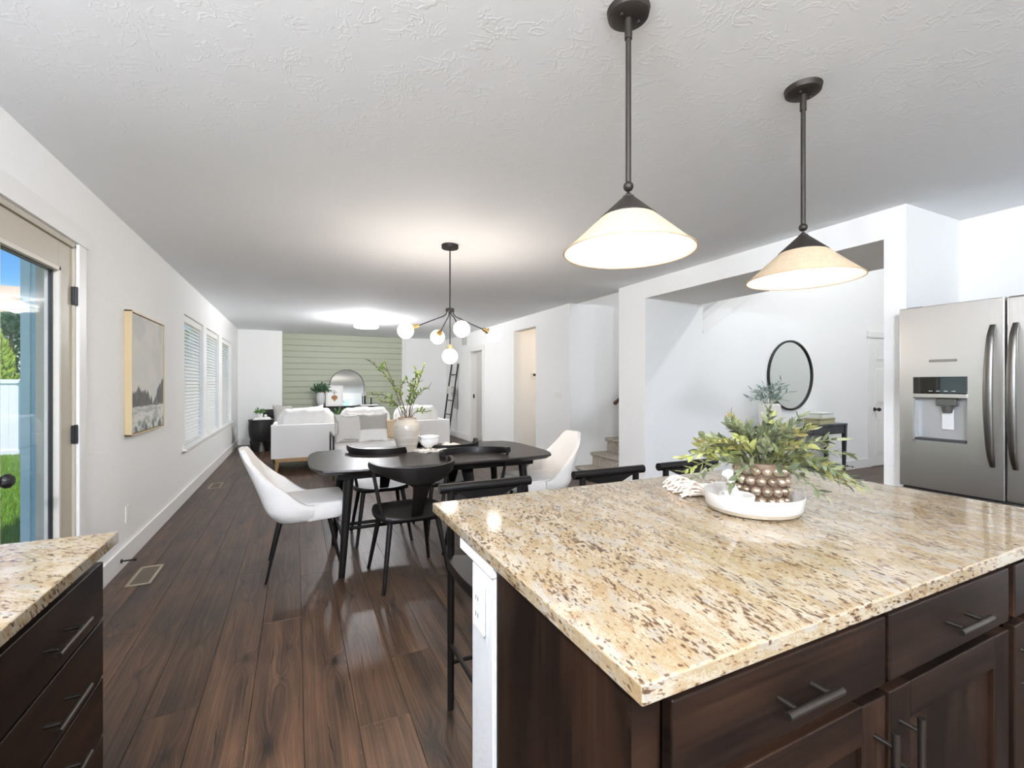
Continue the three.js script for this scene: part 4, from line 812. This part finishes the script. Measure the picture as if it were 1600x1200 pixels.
// ---------------------------------------------------------------- on the dining table
const TT = 0.745, vx = 0.826, vz = -3.767;
{
  const glaze = texture(256, 512, (u, v) => {
    const band = vn(2, v * 90) * 0.5 + fbm(u * 6, v * 30, 3, 6, 30) * 0.5, warmReflect = smooth(0.62, 0.9, v + 0.18 * (vn(u * 22, 1, 22) - 0.5)) * smooth(0.45, 0.62, fbm(u * 5, v * 3, 2, 5, 3) + 0.08);
    return mix3(mix3([190, 182, 170], [232, 227, 219], band), [196, 146, 102], 0.75 * warmReflect);  // tan patches paint a warm reflection into the glaze colour
  });
  const v = thing('vase', 'large cream glazed urn vase with a warm tan reflection painted on its shoulder, on the dining table', 'vase', [vx, TT, vz]);
  const prof = [[0, 0.002], [0.066, 0.002], [0.071, 0.008], [0.088, 0.06], [0.105, 0.13], [0.111, 0.175], [0.107, 0.215], [0.09, 0.248], [0.074, 0.262], [0.072, 0.27], [0.076, 0.277], [0.074, 0.281], [0.066, 0.278], [0.066, 0.255], [0.09, 0.215], [0.09, 0.12], [0.06, 0.02], [0, 0.015]];
  const fine = new THREE.SplineCurve(prof.slice(0, 12).map((p) => new THREE.Vector2(...p))).getPoints(60).map((p) => [Math.max(0, p.x) * (1 + 0.006 * Math.sin(p.y * 260)), p.y]);
  part('body', lathe([...fine, ...prof.slice(12)], 64), phys(0xdfdad2, 0.28, { map: glaze, clearcoat: 0.8, clearcoatRoughness: 0.12 }), v);
}
{
  const b = thing('branch_arrangement', 'tall twigs with fresh green leaves standing in the cream urn vase', 'plant', [vx, TT, vz]);
  const geos = [leafGeo(0.05, 0.022, 0.2, 0.3), leafGeo(0.042, 0.02, -0.15, 0.3), leafGeo(0.058, 0.024, 0.3, 0.2)], mats = [0x7f9a3c, 0x93ab4a, 0x5f7a35, 0xa8b95a, 0x6d8a3a].map((c) => leafMat(c, 0.4));
  const s0 = seed; seed = 777;
  const base = [[-0.02, 0.2, 0], [0.02, 0.2, 0.02], [0, 0.2, -0.03], [0.03, 0.2, -0.01]];
  // [mid, tip] from the vase foot, in room axes
  const B = [[[-0.06, 0.42, -0.03], [-0.14, 0.6, -0.06], [-0.285, 0.755, -0.13]], [[-0.05, 0.45, -0.02], [-0.13, 0.62, -0.05], [-0.17, 0.74, -0.06]], [[0.05, 0.45, 0.02], [0.09, 0.58, 0.04], [0.13, 0.72, 0.06]], [[0.02, 0.42, 0], [0.06, 0.56, 0.03], [0.065, 0.69, 0.03]],
    [[-0.09, 0.4, -0.04], [-0.17, 0.46, -0.08], [-0.28, 0.47, -0.13]], [[0.05, 0.4, 0.02], [0.1, 0.49, 0.05], [0.165, 0.53, 0.08]], [[0.06, 0.32, 0.03], [0.1, 0.33, 0.05], [0.15, 0.325, 0.075]], [[-0.07, 0.38, -0.02], [-0.12, 0.4, -0.04], [-0.2, 0.41, -0.07]],
    [[0, 0.4, 0.03], [0.02, 0.5, 0.05], [-0.02, 0.6, 0.06]], [[0.03, 0.38, 0.0], [0.05, 0.46, 0.02], [0.03, 0.55, 0.02]], [[-0.03, 0.36, 0.02], [-0.06, 0.5, 0.01], [-0.02, 0.6, 0.02]]];
  B.forEach((q, i) => {
    const p0 = base[i % 4]; const c = new THREE.CatmullRomCurve3([p0, ...q].map((p) => V(...p)));
    leafyStem(b, 'branch', [p0, ...q], 0.0032, M.stem, geos, mats, i < 6 ? 15 : 9, 0.3, 0.62, 1);
    if (i < 4) for (let k = 0; k < 2; k++) { const s = c.getPoint(0.55 + 0.2 * k), e = s.clone().add(V(rr(-0.09, 0.12), rr(0.02, 0.08), rr(-0.05, 0.05))); leafyStem(b, 'twig', [s.toArray(), s.clone().lerp(e, 0.5).add(V(0, -0.008, 0)).toArray(), e.toArray()], 0.002, M.stem, geos, mats, 4, 0.5, 0.55, 0.9); }
  });
  seed = s0;
}
for (const [i, [y, label]] of [[0.026, 'lower white bowl of the stack on the folded cloth'], [0.052, 'upper white bowl of the stack beside the cream vase']].entries()) {
  const b = thing('bowl', label, 'bowl', [1.005 + i * 0.004, TT + y, -3.745], 0, 'stacked white bowls');
  part('body', lathe([[0, 0], [0.04, 0], [0.043, 0.004], [0.066, 0.022], [0.08, 0.052], [0.082, 0.066], [0.079, 0.067], [0.076, 0.054], [0.06, 0.026], [0.03, 0.012], [0, 0.01]], 48), M.whiteCeramic, b);
}
fringedCloth('folded striped napkin with a fringe lying under the white bowls', [1.04, TT, -3.71], Math.PI + 0.35, 0.3, 0.17, 0x8d857b);

// ---------------------------------------------------------------- on the walls
{
  const art = texture(512, 1024, (u, v) => {
    const n = fbm(u * 5, v * 6, 4), m = fbm(u * 14 + 3, v * 9, 3), f = vn(u * 120, v * 30);
    let c = mix3([206, 207, 199], [226, 224, 214], n); c = mix3(c, [188, 190, 186], 0.6 * smooth(0.45, 0.75, fbm(u * 4 + 9, v * 3.4 + 2, 3)) * smooth(0.4, 1, v));
    const crown = 0.30 + 0.1 * (vn(u * 9, 2) - 0.3) + 0.07 * vn(u * 26, 5) + 0.12 * smooth(0.75, 0.95, u) - 0.07 * smooth(0.4, 0.7, u) * (1 - smooth(0.7, 0.9, u));
    const band = smooth(crown + 0.015, crown - 0.02, v) * smooth(0.215, 0.235, v + 0.02 * (m - 0.5));
    c = mix3(c, mix3([84, 84, 84], [128, 127, 122], m), band * 0.92);
    const water = smooth(0.225, 0.205, v + 0.02 * (m - 0.5)); c = mix3(c, mix3([224, 223, 216], [178, 184, 177], smooth(0.38, 0.72, fbm(u * 7, v * 26, 4))), water);
    c = mix3(c, [112, 118, 114], water * smooth(0.13, 0.06, v) * smooth(0.4, 0.65, m));
    return mix3(c, [255, 255, 255], 0.08 * (f - 0.5));
  });
  const p = thing('painting', 'tall abstract landscape canvas in a pale gold frame on the left wall', 'painting', [XL, 1.379, -4.6]);
  const h = 0.458, w = 0.45;
  part('frame', [rbox(0.001, 0.046, -h, h, -w, -w + 0.012, 0.002), rbox(0.001, 0.046, -h, h, w - 0.012, w, 0.002), rbox(0.001, 0.046, h - 0.012, h, -w, w, 0.002), rbox(0.001, 0.046, -h, -h + 0.012, -w, w, 0.002)], mat(0xcdb78e, 0.5), p);
  part('shadow_gap', box(0.001, 0.02, -h + 0.01, h - 0.01, -w + 0.01, w - 0.01), M.black, p);
  const g = box(0.02, 0.04, -h + 0.018, h - 0.018, -w + 0.018, w - 0.018), uv = g.attributes.uv, ps = g.attributes.position;
  for (let i = 0; i < uv.count; i++) uv.setXY(i, 0.5 - ps.getZ(i) / (2 * w), ps.getY(i) / (2 * h) + 0.5);
  part('canvas', g, mat(0xffffff, 0.8, { map: art }), p);
}
{
  const cv = document.createElement('canvas'); cv.width = 256; cv.height = 320; const x = cv.getContext('2d');
  x.fillStyle = '#f4f1ea'; x.fillRect(0, 0, 256, 320); x.fillStyle = '#fbfaf6'; x.fillRect(22, 22, 212, 276);
  x.fillStyle = '#b07a4c'; x.beginPath(); x.ellipse(128, 188, 50, 38, 0, 0, 7); x.fill(); x.beginPath(); x.moveTo(108, 212); x.lineTo(148, 212); x.lineTo(138, 250); x.lineTo(118, 250); x.fill();
  x.strokeStyle = '#40382f'; x.lineWidth = 3; for (const [a, b] of [[95, 90], [115, 70], [140, 80], [160, 100], [128, 100]]) { x.beginPath(); x.moveTo(128, 152); x.quadraticCurveTo(120, 120, a, b); x.stroke(); x.beginPath(); x.ellipse(a, b, 9, 3, a, 0, 7); x.stroke(); }
  const t = new THREE.CanvasTexture(cv); t.colorSpace = THREE.SRGBColorSpace;
  const p = thing('framed_print', 'white framed print of a brown vase leaning on the black console', 'picture', [0.8, 0.787, -11.3]); p.rotation.x = -0.07;
  part('frame', [rbox(-0.19, -0.172, 0, 0.475, 0, 0.022, 0.002), rbox(0.172, 0.19, 0, 0.475, 0, 0.022, 0.002), rbox(-0.19, 0.19, 0, 0.018, 0, 0.022, 0.002), rbox(-0.19, 0.19, 0.457, 0.475, 0, 0.022, 0.002)], M.paper, p);
  const g = box(-0.175, 0.175, 0.015, 0.46, 0.002, 0.012), uv = g.attributes.uv, ps = g.attributes.position;
  for (let i = 0; i < uv.count; i++) uv.setXY(i, ps.getX(i) / 0.35 + 0.5, (ps.getY(i) - 0.015) / 0.445);
  part('print', g, mat(0xffffff, 0.6, { map: t }), p);
}
function tuft(name, label, category, pos, n, L, rise, leaf, colors, mouth = 0.02, sd = 5, fz = 1) {
  const p = thing(name, label, category, pos), s0 = seed; seed = sd; const mats = colors.map((c) => leafMat(c, 0.3));
  for (let i = 0; i < n; i++) {
    const a = i * 2.4, el = lerp(1.3, rise, i / n), d = V(Math.cos(a) * Math.cos(el), Math.sin(el), fz * Math.sin(a) * Math.cos(el)), l = L * rr(0.7, 1.05), b = V(Math.cos(a) * mouth * 0.6, -0.02, Math.sin(a) * mouth * 0.6);
    const tip = b.clone().addScaledVector(d, l), mid = b.clone().addScaledVector(d, l * 0.5).add(V(0, l * 0.12, 0));
    leafyStem(p, 'stem', [b.toArray(), mid.toArray(), tip.toArray()], 0.002, M.greenStem, leaf, mats, 8, 0.25, 0.6, 1);
  }
  seed = s0; return p;
}
// console of the living area
{
  const v = thing('vase', 'pale grey ceramic vase at the left end of the black console', 'vase', [0.505, 0.785, -11.26]);
  part('body', lathe([[0, 0.002], [0.055, 0.002], [0.06, 0.01], [0.088, 0.13], [0.094, 0.22], [0.082, 0.285], [0.062, 0.31], [0.064, 0.322], [0.056, 0.322], [0.056, 0.3], [0.08, 0.2], [0, 0.02]], 40), phys(0xd3d3d2, 0.45, { clearcoat: 0.3 }), v);
  tuft('leafy_plant', 'dark green leafy stems in the pale grey vase by the arched mirror', 'plant', [0.505, 0.785 + 0.31, -11.26], 16, 0.25, 0.25, [leafGeo(0.075, 0.05, 0.1, 0.2)], [0x3f6a47, 0x4c7a50, 0x35593e], 0.04, 11, 0.6);
}
solo('book', [rbox(-0.2, 0.2, 0, 0.035, -0.12, 0.12, 0.004)], M.paper, 'white book under the two candlesticks on the black console', 'book', [1.55, 0.785, -11.24]);
for (const [x, h, label] of [[1.47, 0.2, 'black candlestick with a white taper, the one touching the arched mirror'], [1.61, 0.16, 'shorter black candlestick with a white taper, at the right end of the console']]) {
  const c = thing('candlestick', label, 'candlestick', [x, 0.82, -11.24], 0, 'black candlesticks on the console');
  part('holder', lathe([[0, 0], [0.035, 0], [0.036, 0.008], [0.014, 0.016], [0.012, h - 0.03], [0.018, h - 0.015], [0.018, h], [0, h]], 24), M.black, c);
  part('candle', rod([0, h, 0], [0, h + 0.1, 0], 0.011, 0.009), M.paper, c);
}
// side table
{
  const p = thing('flower_pot', 'small white pot on the book of the barrel side table', 'pot', [-0.63, 0.659, -9.98]);
  part('pot', lathe([[0, 0.001], [0.04, 0.001], [0.046, 0.006], [0.052, 0.075], [0.048, 0.078], [0.045, 0.07], [0, 0.065]], 32), M.whiteCeramic, p);
  tuft('leafy_plant', 'small bright green plant in the white pot on the side table', 'plant', [-0.63, 0.659 + 0.08, -9.98], 13, 0.11, 0.2, [leafGeo(0.045, 0.028, 0.1, 0.2)], [0x6f9a55, 0x86ad63, 0x557d45], 0.03, 21);
}
solo('ornament', [ball(0.03, 0, 0.03, 0)], M.whiteCeramic, 'small white ball ornament beside the pot on the side table', 'ornament', [-0.535, 0.659, -9.95]);
{ const t = thing('coffee_table', 'low dark coffee table in front of the sofa, behind its cushions', 'coffee table', [0.7, 0, -9.55]); part('top', rbox(-0.6, 0.6, 0.36, 0.4, -0.35, 0.35, 0.01), M.blackSatin, t); for (const x of [-0.5, 0.5]) for (const z of [-0.28, 0.28]) part('leg', rod([x, 0.36, z], [x, 0, z], 0.025, 0.02), M.black, t);
  const v = thing('vase', 'low vase on the coffee table behind the sofa cushions', 'vase', [0.76, 0.4, -9.5]); part('body', lathe([[0, 0.001], [0.05, 0.001], [0.07, 0.1], [0.05, 0.2], [0.045, 0.2], [0.06, 0.1], [0, 0.01]], 28), M.matteWhite, v);
  tuft('leafy_plant', 'green sprig showing in the gap between two sofa back cushions', 'plant', [0.76, 0.6, -9.5], 9, 0.27, 0.5, [leafGeo(0.06, 0.03, 0.1, 0.2)], [0x6f9a55, 0x5d8a4a], 0.03, 31);
}
// foyer console
{
  const v = thing('vase', 'tall cream vase on the foyer console left of the round mirror', 'vase', [5.47, 0.752, -3.85]);
  part('body', lathe([[0, 0.002], [0.11, 0.002], [0.118, 0.01], [0.132, 0.2], [0.126, 0.28], [0.1, 0.3], [0.095, 0.298], [0.12, 0.2], [0, 0.02]], 40), M.matteWhite, v);
  tuft('leafy_plant', 'wispy grey-green stems in the cream vase by the round mirror', 'plant', [5.47, 0.752 + 0.295, -3.85], 22, 0.36, 0.2, [leafGeo(0.085, 0.02, 0.2, 0.2)], [0x9db0a6, 0x87a09a, 0x6f8a86, 0xb2c0b6], 0.08, 41, 0.35);
}
{
  const b = thing('box', 'pair of greenish gold boxes stacked on the foyer console', 'box', [6.53, 0.752, -3.86], 0.1);
  b.userData.label = 'wide gold-green storage box at the bottom of the pile on the foyer console';
  part('base', rbox(-0.21, 0.21, 0, 0.055, -0.1, 0.1, 0.004), mat(0xb9b38a, 0.45), b); part('lid', rbox(-0.213, 0.213, 0.058, 0.082, -0.103, 0.103, 0.004), mat(0xa8a27a, 0.45), b);
  const c = thing('box', 'smaller pale box on top of the gold-green box on the foyer console', 'box', [6.57, 0.834, -3.86], 0.1);
  part('base', rbox(-0.16, 0.16, 0, 0.05, -0.085, 0.085, 0.004), mat(0xe6e8e2, 0.5), c); part('lid', rbox(-0.163, 0.163, 0.052, 0.072, -0.088, 0.088, 0.004), mat(0xd9ddd4, 0.5), c);
}
// outlets, switch, vents, stops
function outletLeft(z, label) { const o = thing('outlet', label, 'outlet', [XL, 0.352, z], Math.PI / 2, 'outlets on the left wall'); part('plate', rbox(-0.036, 0.036, -0.058, 0.058, 0, 0.006, 0.002), M.plastic, o); for (const y of [-0.02, 0.02]) part('receptacle', rbox(-0.017, 0.017, y - 0.015, y + 0.015, 0.005, 0.008, 0.002), M.matteWhite, o); }
outletLeft(-4.21, 'white outlet low on the wall below the painting'); outletLeft(-10.8, 'white outlet low in the far corner past the windows');
{
  const s = thing('light_switch', 'white three-gang light switch on the wall beside the hall opening', 'switch', [XR, 1.128, -5.885], -Math.PI / 2);
  part('plate', rbox(-0.085, 0.085, -0.058, 0.058, 0, 0.006, 0.002), M.plastic, s);
  for (const x of [-0.046, 0, 0.046]) part('rocker', rbox(x - 0.016, x + 0.016, -0.033, 0.033, 0.004, 0.009, 0.002), M.matteWhite, s);
  const v = thing('wall_vent', 'white return air vent high on the wall above the ladder', 'vent', [XR, 2.3, -10.09], -Math.PI / 2);
  part('frame', [rbox(-0.19, 0.19, 0.09, 0.11, 0, 0.01), rbox(-0.19, 0.19, -0.11, -0.09, 0, 0.01), rbox(-0.19, -0.17, -0.11, 0.11, 0, 0.01), rbox(0.17, 0.19, -0.11, 0.11, 0, 0.01), rbox(-0.01, 0.01, -0.11, 0.11, 0, 0.01)], M.plastic, v);
  part('backing', box(-0.18, 0.18, -0.1, 0.1, 0.0005, 0.002), mat(0x8b8b88, 0.8), v);
  for (let i = 0; i < 9; i++) { const g = part('slat', box(-0.175, 0.175, -0.006, 0.006, -0.001, 0.001), M.plastic, v); g.position.set(0, -0.08 + i * 0.02, 0.006); g.rotation.x = 0.7; }
  const t = thing('thermostat', 'small wall thermostat with a black screen inside the hall opening', 'thermostat', [4.05, 1.46, -7.55]);
  part('plate', rbox(-0.06, 0.06, -0.05, 0.05, 0, 0.015, 0.004), M.plastic, t); part('screen', rbox(-0.04, 0.04, -0.012, 0.035, 0.014, 0.017, 0.001), M.black, t);
}
function floorVent(x, z, label) {
  const v = thing('floor_vent', label, 'vent', [x, 0, z], 0, 'floor vents along the left wall'), m = mat(0xa79c85, 0.5, { metalness: 0.3 }), a = 0.068, b = 0.175, e = 0.018;
  part('frame', [rbox(-a, a, 0.0004, 0.005, -b, -b + e, 0.002), rbox(-a, a, 0.0004, 0.005, b - e, b, 0.002), rbox(-a, -a + e, 0.0004, 0.005, -b, b, 0.002), rbox(a - e, a, 0.0004, 0.005, -b, b, 0.002)], m, v);
  part('grille', [box(-a + 0.01, a - 0.01, 0.0003, 0.001, -b + 0.01, b - 0.01)], mat(0x4a4238, 0.7), v);
  for (let i = 0; i < 22; i++) part('louver', box(-a + e, a - e, 0.001, 0.0035, -b + e + 0.004 + i * 0.0142, -b + e + 0.009 + i * 0.0142), mat(0x6d6253, 0.6), v);
}
floorVent(-0.925, -3.86, 'tan metal floor vent nearest the patio door'); floorVent(-0.93, -6.88, 'tan metal floor vent by the first window');
function doorStop(pos, turn, label) { const d = thing('door_stop', label, 'door stop', pos, turn); part('rod', [rod([0, 0, 0], [0, 0, 0.075], 0.0055)], M.black, d); part('base', rod([0, 0, 0.0], [0, 0, 0.008], 0.014), M.black, d); part('tip', rod([0, 0, 0.07], [0, 0, 0.085], 0.009, 0.01), M.black, d); }
doorStop([XL + 0.016, 0.065, -4.03], Math.PI / 2, 'black door stop on the baseboard near the patio door'); doorStop([7.5, 0.065, -4.034], 0, 'black door stop on the foyer baseboard by the closet door');

// ---------------------------------------------------------------- outside
{
  const GY = -0.15;
  struct('ground', box(-45, 40, GY - 0.3, GY, -50, 40).translate(0, -0.02, 0), mat(0x6f8a3f, 1));
  struct('ground_unseen_patio', box(-4.2, XL - 0.16, GY - 0.1, GY + 0.02, -2.4, 6), mat(0xcfc9bd, 0.9));  // pale paving out of view, placed to bounce daylight up to the ceiling
  const post = structGroup('porch_column');
  part('siding', [rbox(-1.475, XL - 0.16, GY, 3.2, -3.95, -3.72, 0.004)], mat(0xb4cbce, 0.7), post);
  part('corner_board', rbox(-1.49, -1.445, GY, 3.2, -3.96, -3.71, 0.004), mat(0xc0d0d0, 0.7), post);
  const s0 = seed; seed = 31337;
  const bladeG = leafGeo(0.075, 0.006, 0.5, 0, 3); bladeG.rotateX(-Math.PI / 2 + 0.35);
  const nB = 60000, lawn = new THREE.InstancedMesh(bladeG, leafMat(0xffffff, 0.35), nB), o = new THREE.Object3D(), cl = new THREE.Color();
  for (let i = 0; i < nB; i++) { const t = rnd(), z = lerp(-3.2, -12.3, Math.sqrt(t)), xm = z * 0.37; o.position.set(xm - rr(-0.5, 1.4), GY - 0.02, z); o.rotation.set(rr(-0.3, 0.3), rr(0, 6.3), 0); o.scale.setScalar(rr(0.7, 1.5)); o.updateMatrix(); lawn.setMatrixAt(i, o.matrix); lawn.setColorAt(i, cl.setRGB(rr(0.16, 0.26), rr(0.32, 0.46), rr(0.03, 0.07))); }
  lawn.name = 'lawn_grass'; lawn.userData = { kind: 'stuff', label: 'bright green lawn grass seen through the glass patio door', category: 'grass' }; scene.add(lawn);
  // white vinyl fence across the lawn
  const f = thing('fence', 'tall white vinyl privacy fence at the far edge of the lawn', 'fence', [-5.05, GY, -12.3], -0.1), vinyl = mat(0xf4f4f2, 0.45);
  for (const x of [-4.2, -2.0, 0.22]) { part('post', rbox(x - 0.065, x + 0.065, 0, 1.56, -0.065, 0.065, 0.006), vinyl, f); part('post_cap', warp(1, 1, 1, (u, v, w) => [x + u * (v > 0 ? 0.015 : 0.078), 1.575 + v * 0.03, w * (v > 0 ? 0.015 : 0.078)], 10), vinyl, f); }
  for (let i = 0; i < 29; i++) { const x = -4.1 + i * 0.15; part('board', rbox(x, x + 0.146, 0.06, 1.5, -0.012, 0.012, 0.004), vinyl, f); }
  part('rail', [rbox(-4.2, 0.2, 1.46, 1.54, -0.03, 0.03, 0.004), rbox(-4.2, 0.2, 0.05, 0.15, -0.03, 0.03, 0.004)], vinyl, f);
  // trees behind the fence
  const tree = (name, label, x, z, h, r, cols, cone, sizes, n) => {
    const t = thing(name, label, 'tree', [x, GY, z]); part('trunk', rod([0, 0, 0], [0, h * 0.85, 0], 0.12, 0.03), M.stem, t);
    const g = leafGeo(sizes, sizes * 0.5, 0.3, 0.2, 2), im = new THREE.InstancedMesh(g, leafMat(0xffffff, 0.3), n);
    for (let i = 0; i < n; i++) {
      const q = Math.pow(rnd(), 0.8), y = 0.25 + q * (h - 0.25), rad = r * (cone ? Math.pow(1 - q * 0.97, 0.6) * (0.85 + 0.15 * Math.sin(q * 3)) : Math.sqrt(Math.max(0, 1 - Math.pow(2 * q - 0.9, 2)))), a = rnd() * 6.283, k = rad * (0.62 + 0.42 * rnd()) * (0.85 + 0.25 * vn(a * 3, y * 2.2));
      o.position.set(Math.cos(a) * k, y, Math.sin(a) * k); o.lookAt(o.position.x * 2, o.position.y + (cone ? 0.9 : 0.2) + rr(-0.3, 0.3), o.position.z * 2); o.rotateZ(rr(-1, 1)); o.scale.setScalar(rr(0.7, 1.3)); o.updateMatrix(); im.setMatrixAt(i, o.matrix);
      im.setColorAt(i, cl.setRGB(...mix3(cols[0], cols[1], rnd())));
    }
    im.name = 'foliage'; im.userData.kind = 'stuff'; t.add(im);
  };
  tree('conifer_tree', 'bright yellow-green cone shaped conifer behind the white fence', -6.55, -14.6, 3.2, 0.85, [[0.26, 0.42, 0.04], [0.5, 0.64, 0.09]], true, 0.11, 14000);
  tree('leafy_tree', 'darker green bushy tree behind the white fence', -7.0, -17.0, 3.45, 1.3, [[0.08, 0.18, 0.08], [0.22, 0.36, 0.19]], false, 0.13, 9000);
  // the neighbour's house behind the trees, and a hedge beyond the living room windows
  const hs = thing('house', 'neighbouring house with a tan roof behind the trees', 'house', [-13.5, GY, -31]);
  part('wall', box(-6, 6, 0, 4.4, -4, 4), mat(0xd8d2c6, 0.8), hs);
  const roof = new THREE.Shape([[-4.6, 4.3], [4.6, 4.3], [0, 6.3]].map((p) => new THREE.Vector2(...p)));
  part('roof', metres(new THREE.ExtrudeGeometry(roof, { depth: 12.8, bevelEnabled: false }).rotateY(Math.PI / 2).translate(-6.4, 0, 0)), mat(0xb5a48c, 0.9), hs);
  tree('hedge_tree', 'green tree outside the living room windows, the nearer of two', -3.0, -15.5, 3.0, 1.2, [[0.1, 0.2, 0.04], [0.24, 0.36, 0.1]], false, 0.14, 7000);
  tree('hedge_tree', 'green tree standing farther off beyond the blind windows', -1.9, -19.0, 3.2, 1.3, [[0.1, 0.2, 0.04], [0.24, 0.36, 0.1]], false, 0.14, 7000);
  seed = s0;
}

scene.traverse((o) => { if (o.isMesh || o.isLight) { o.castShadow = true; if (o.isMesh) o.receiveShadow = true; } });
renderer.render(scene, camera);
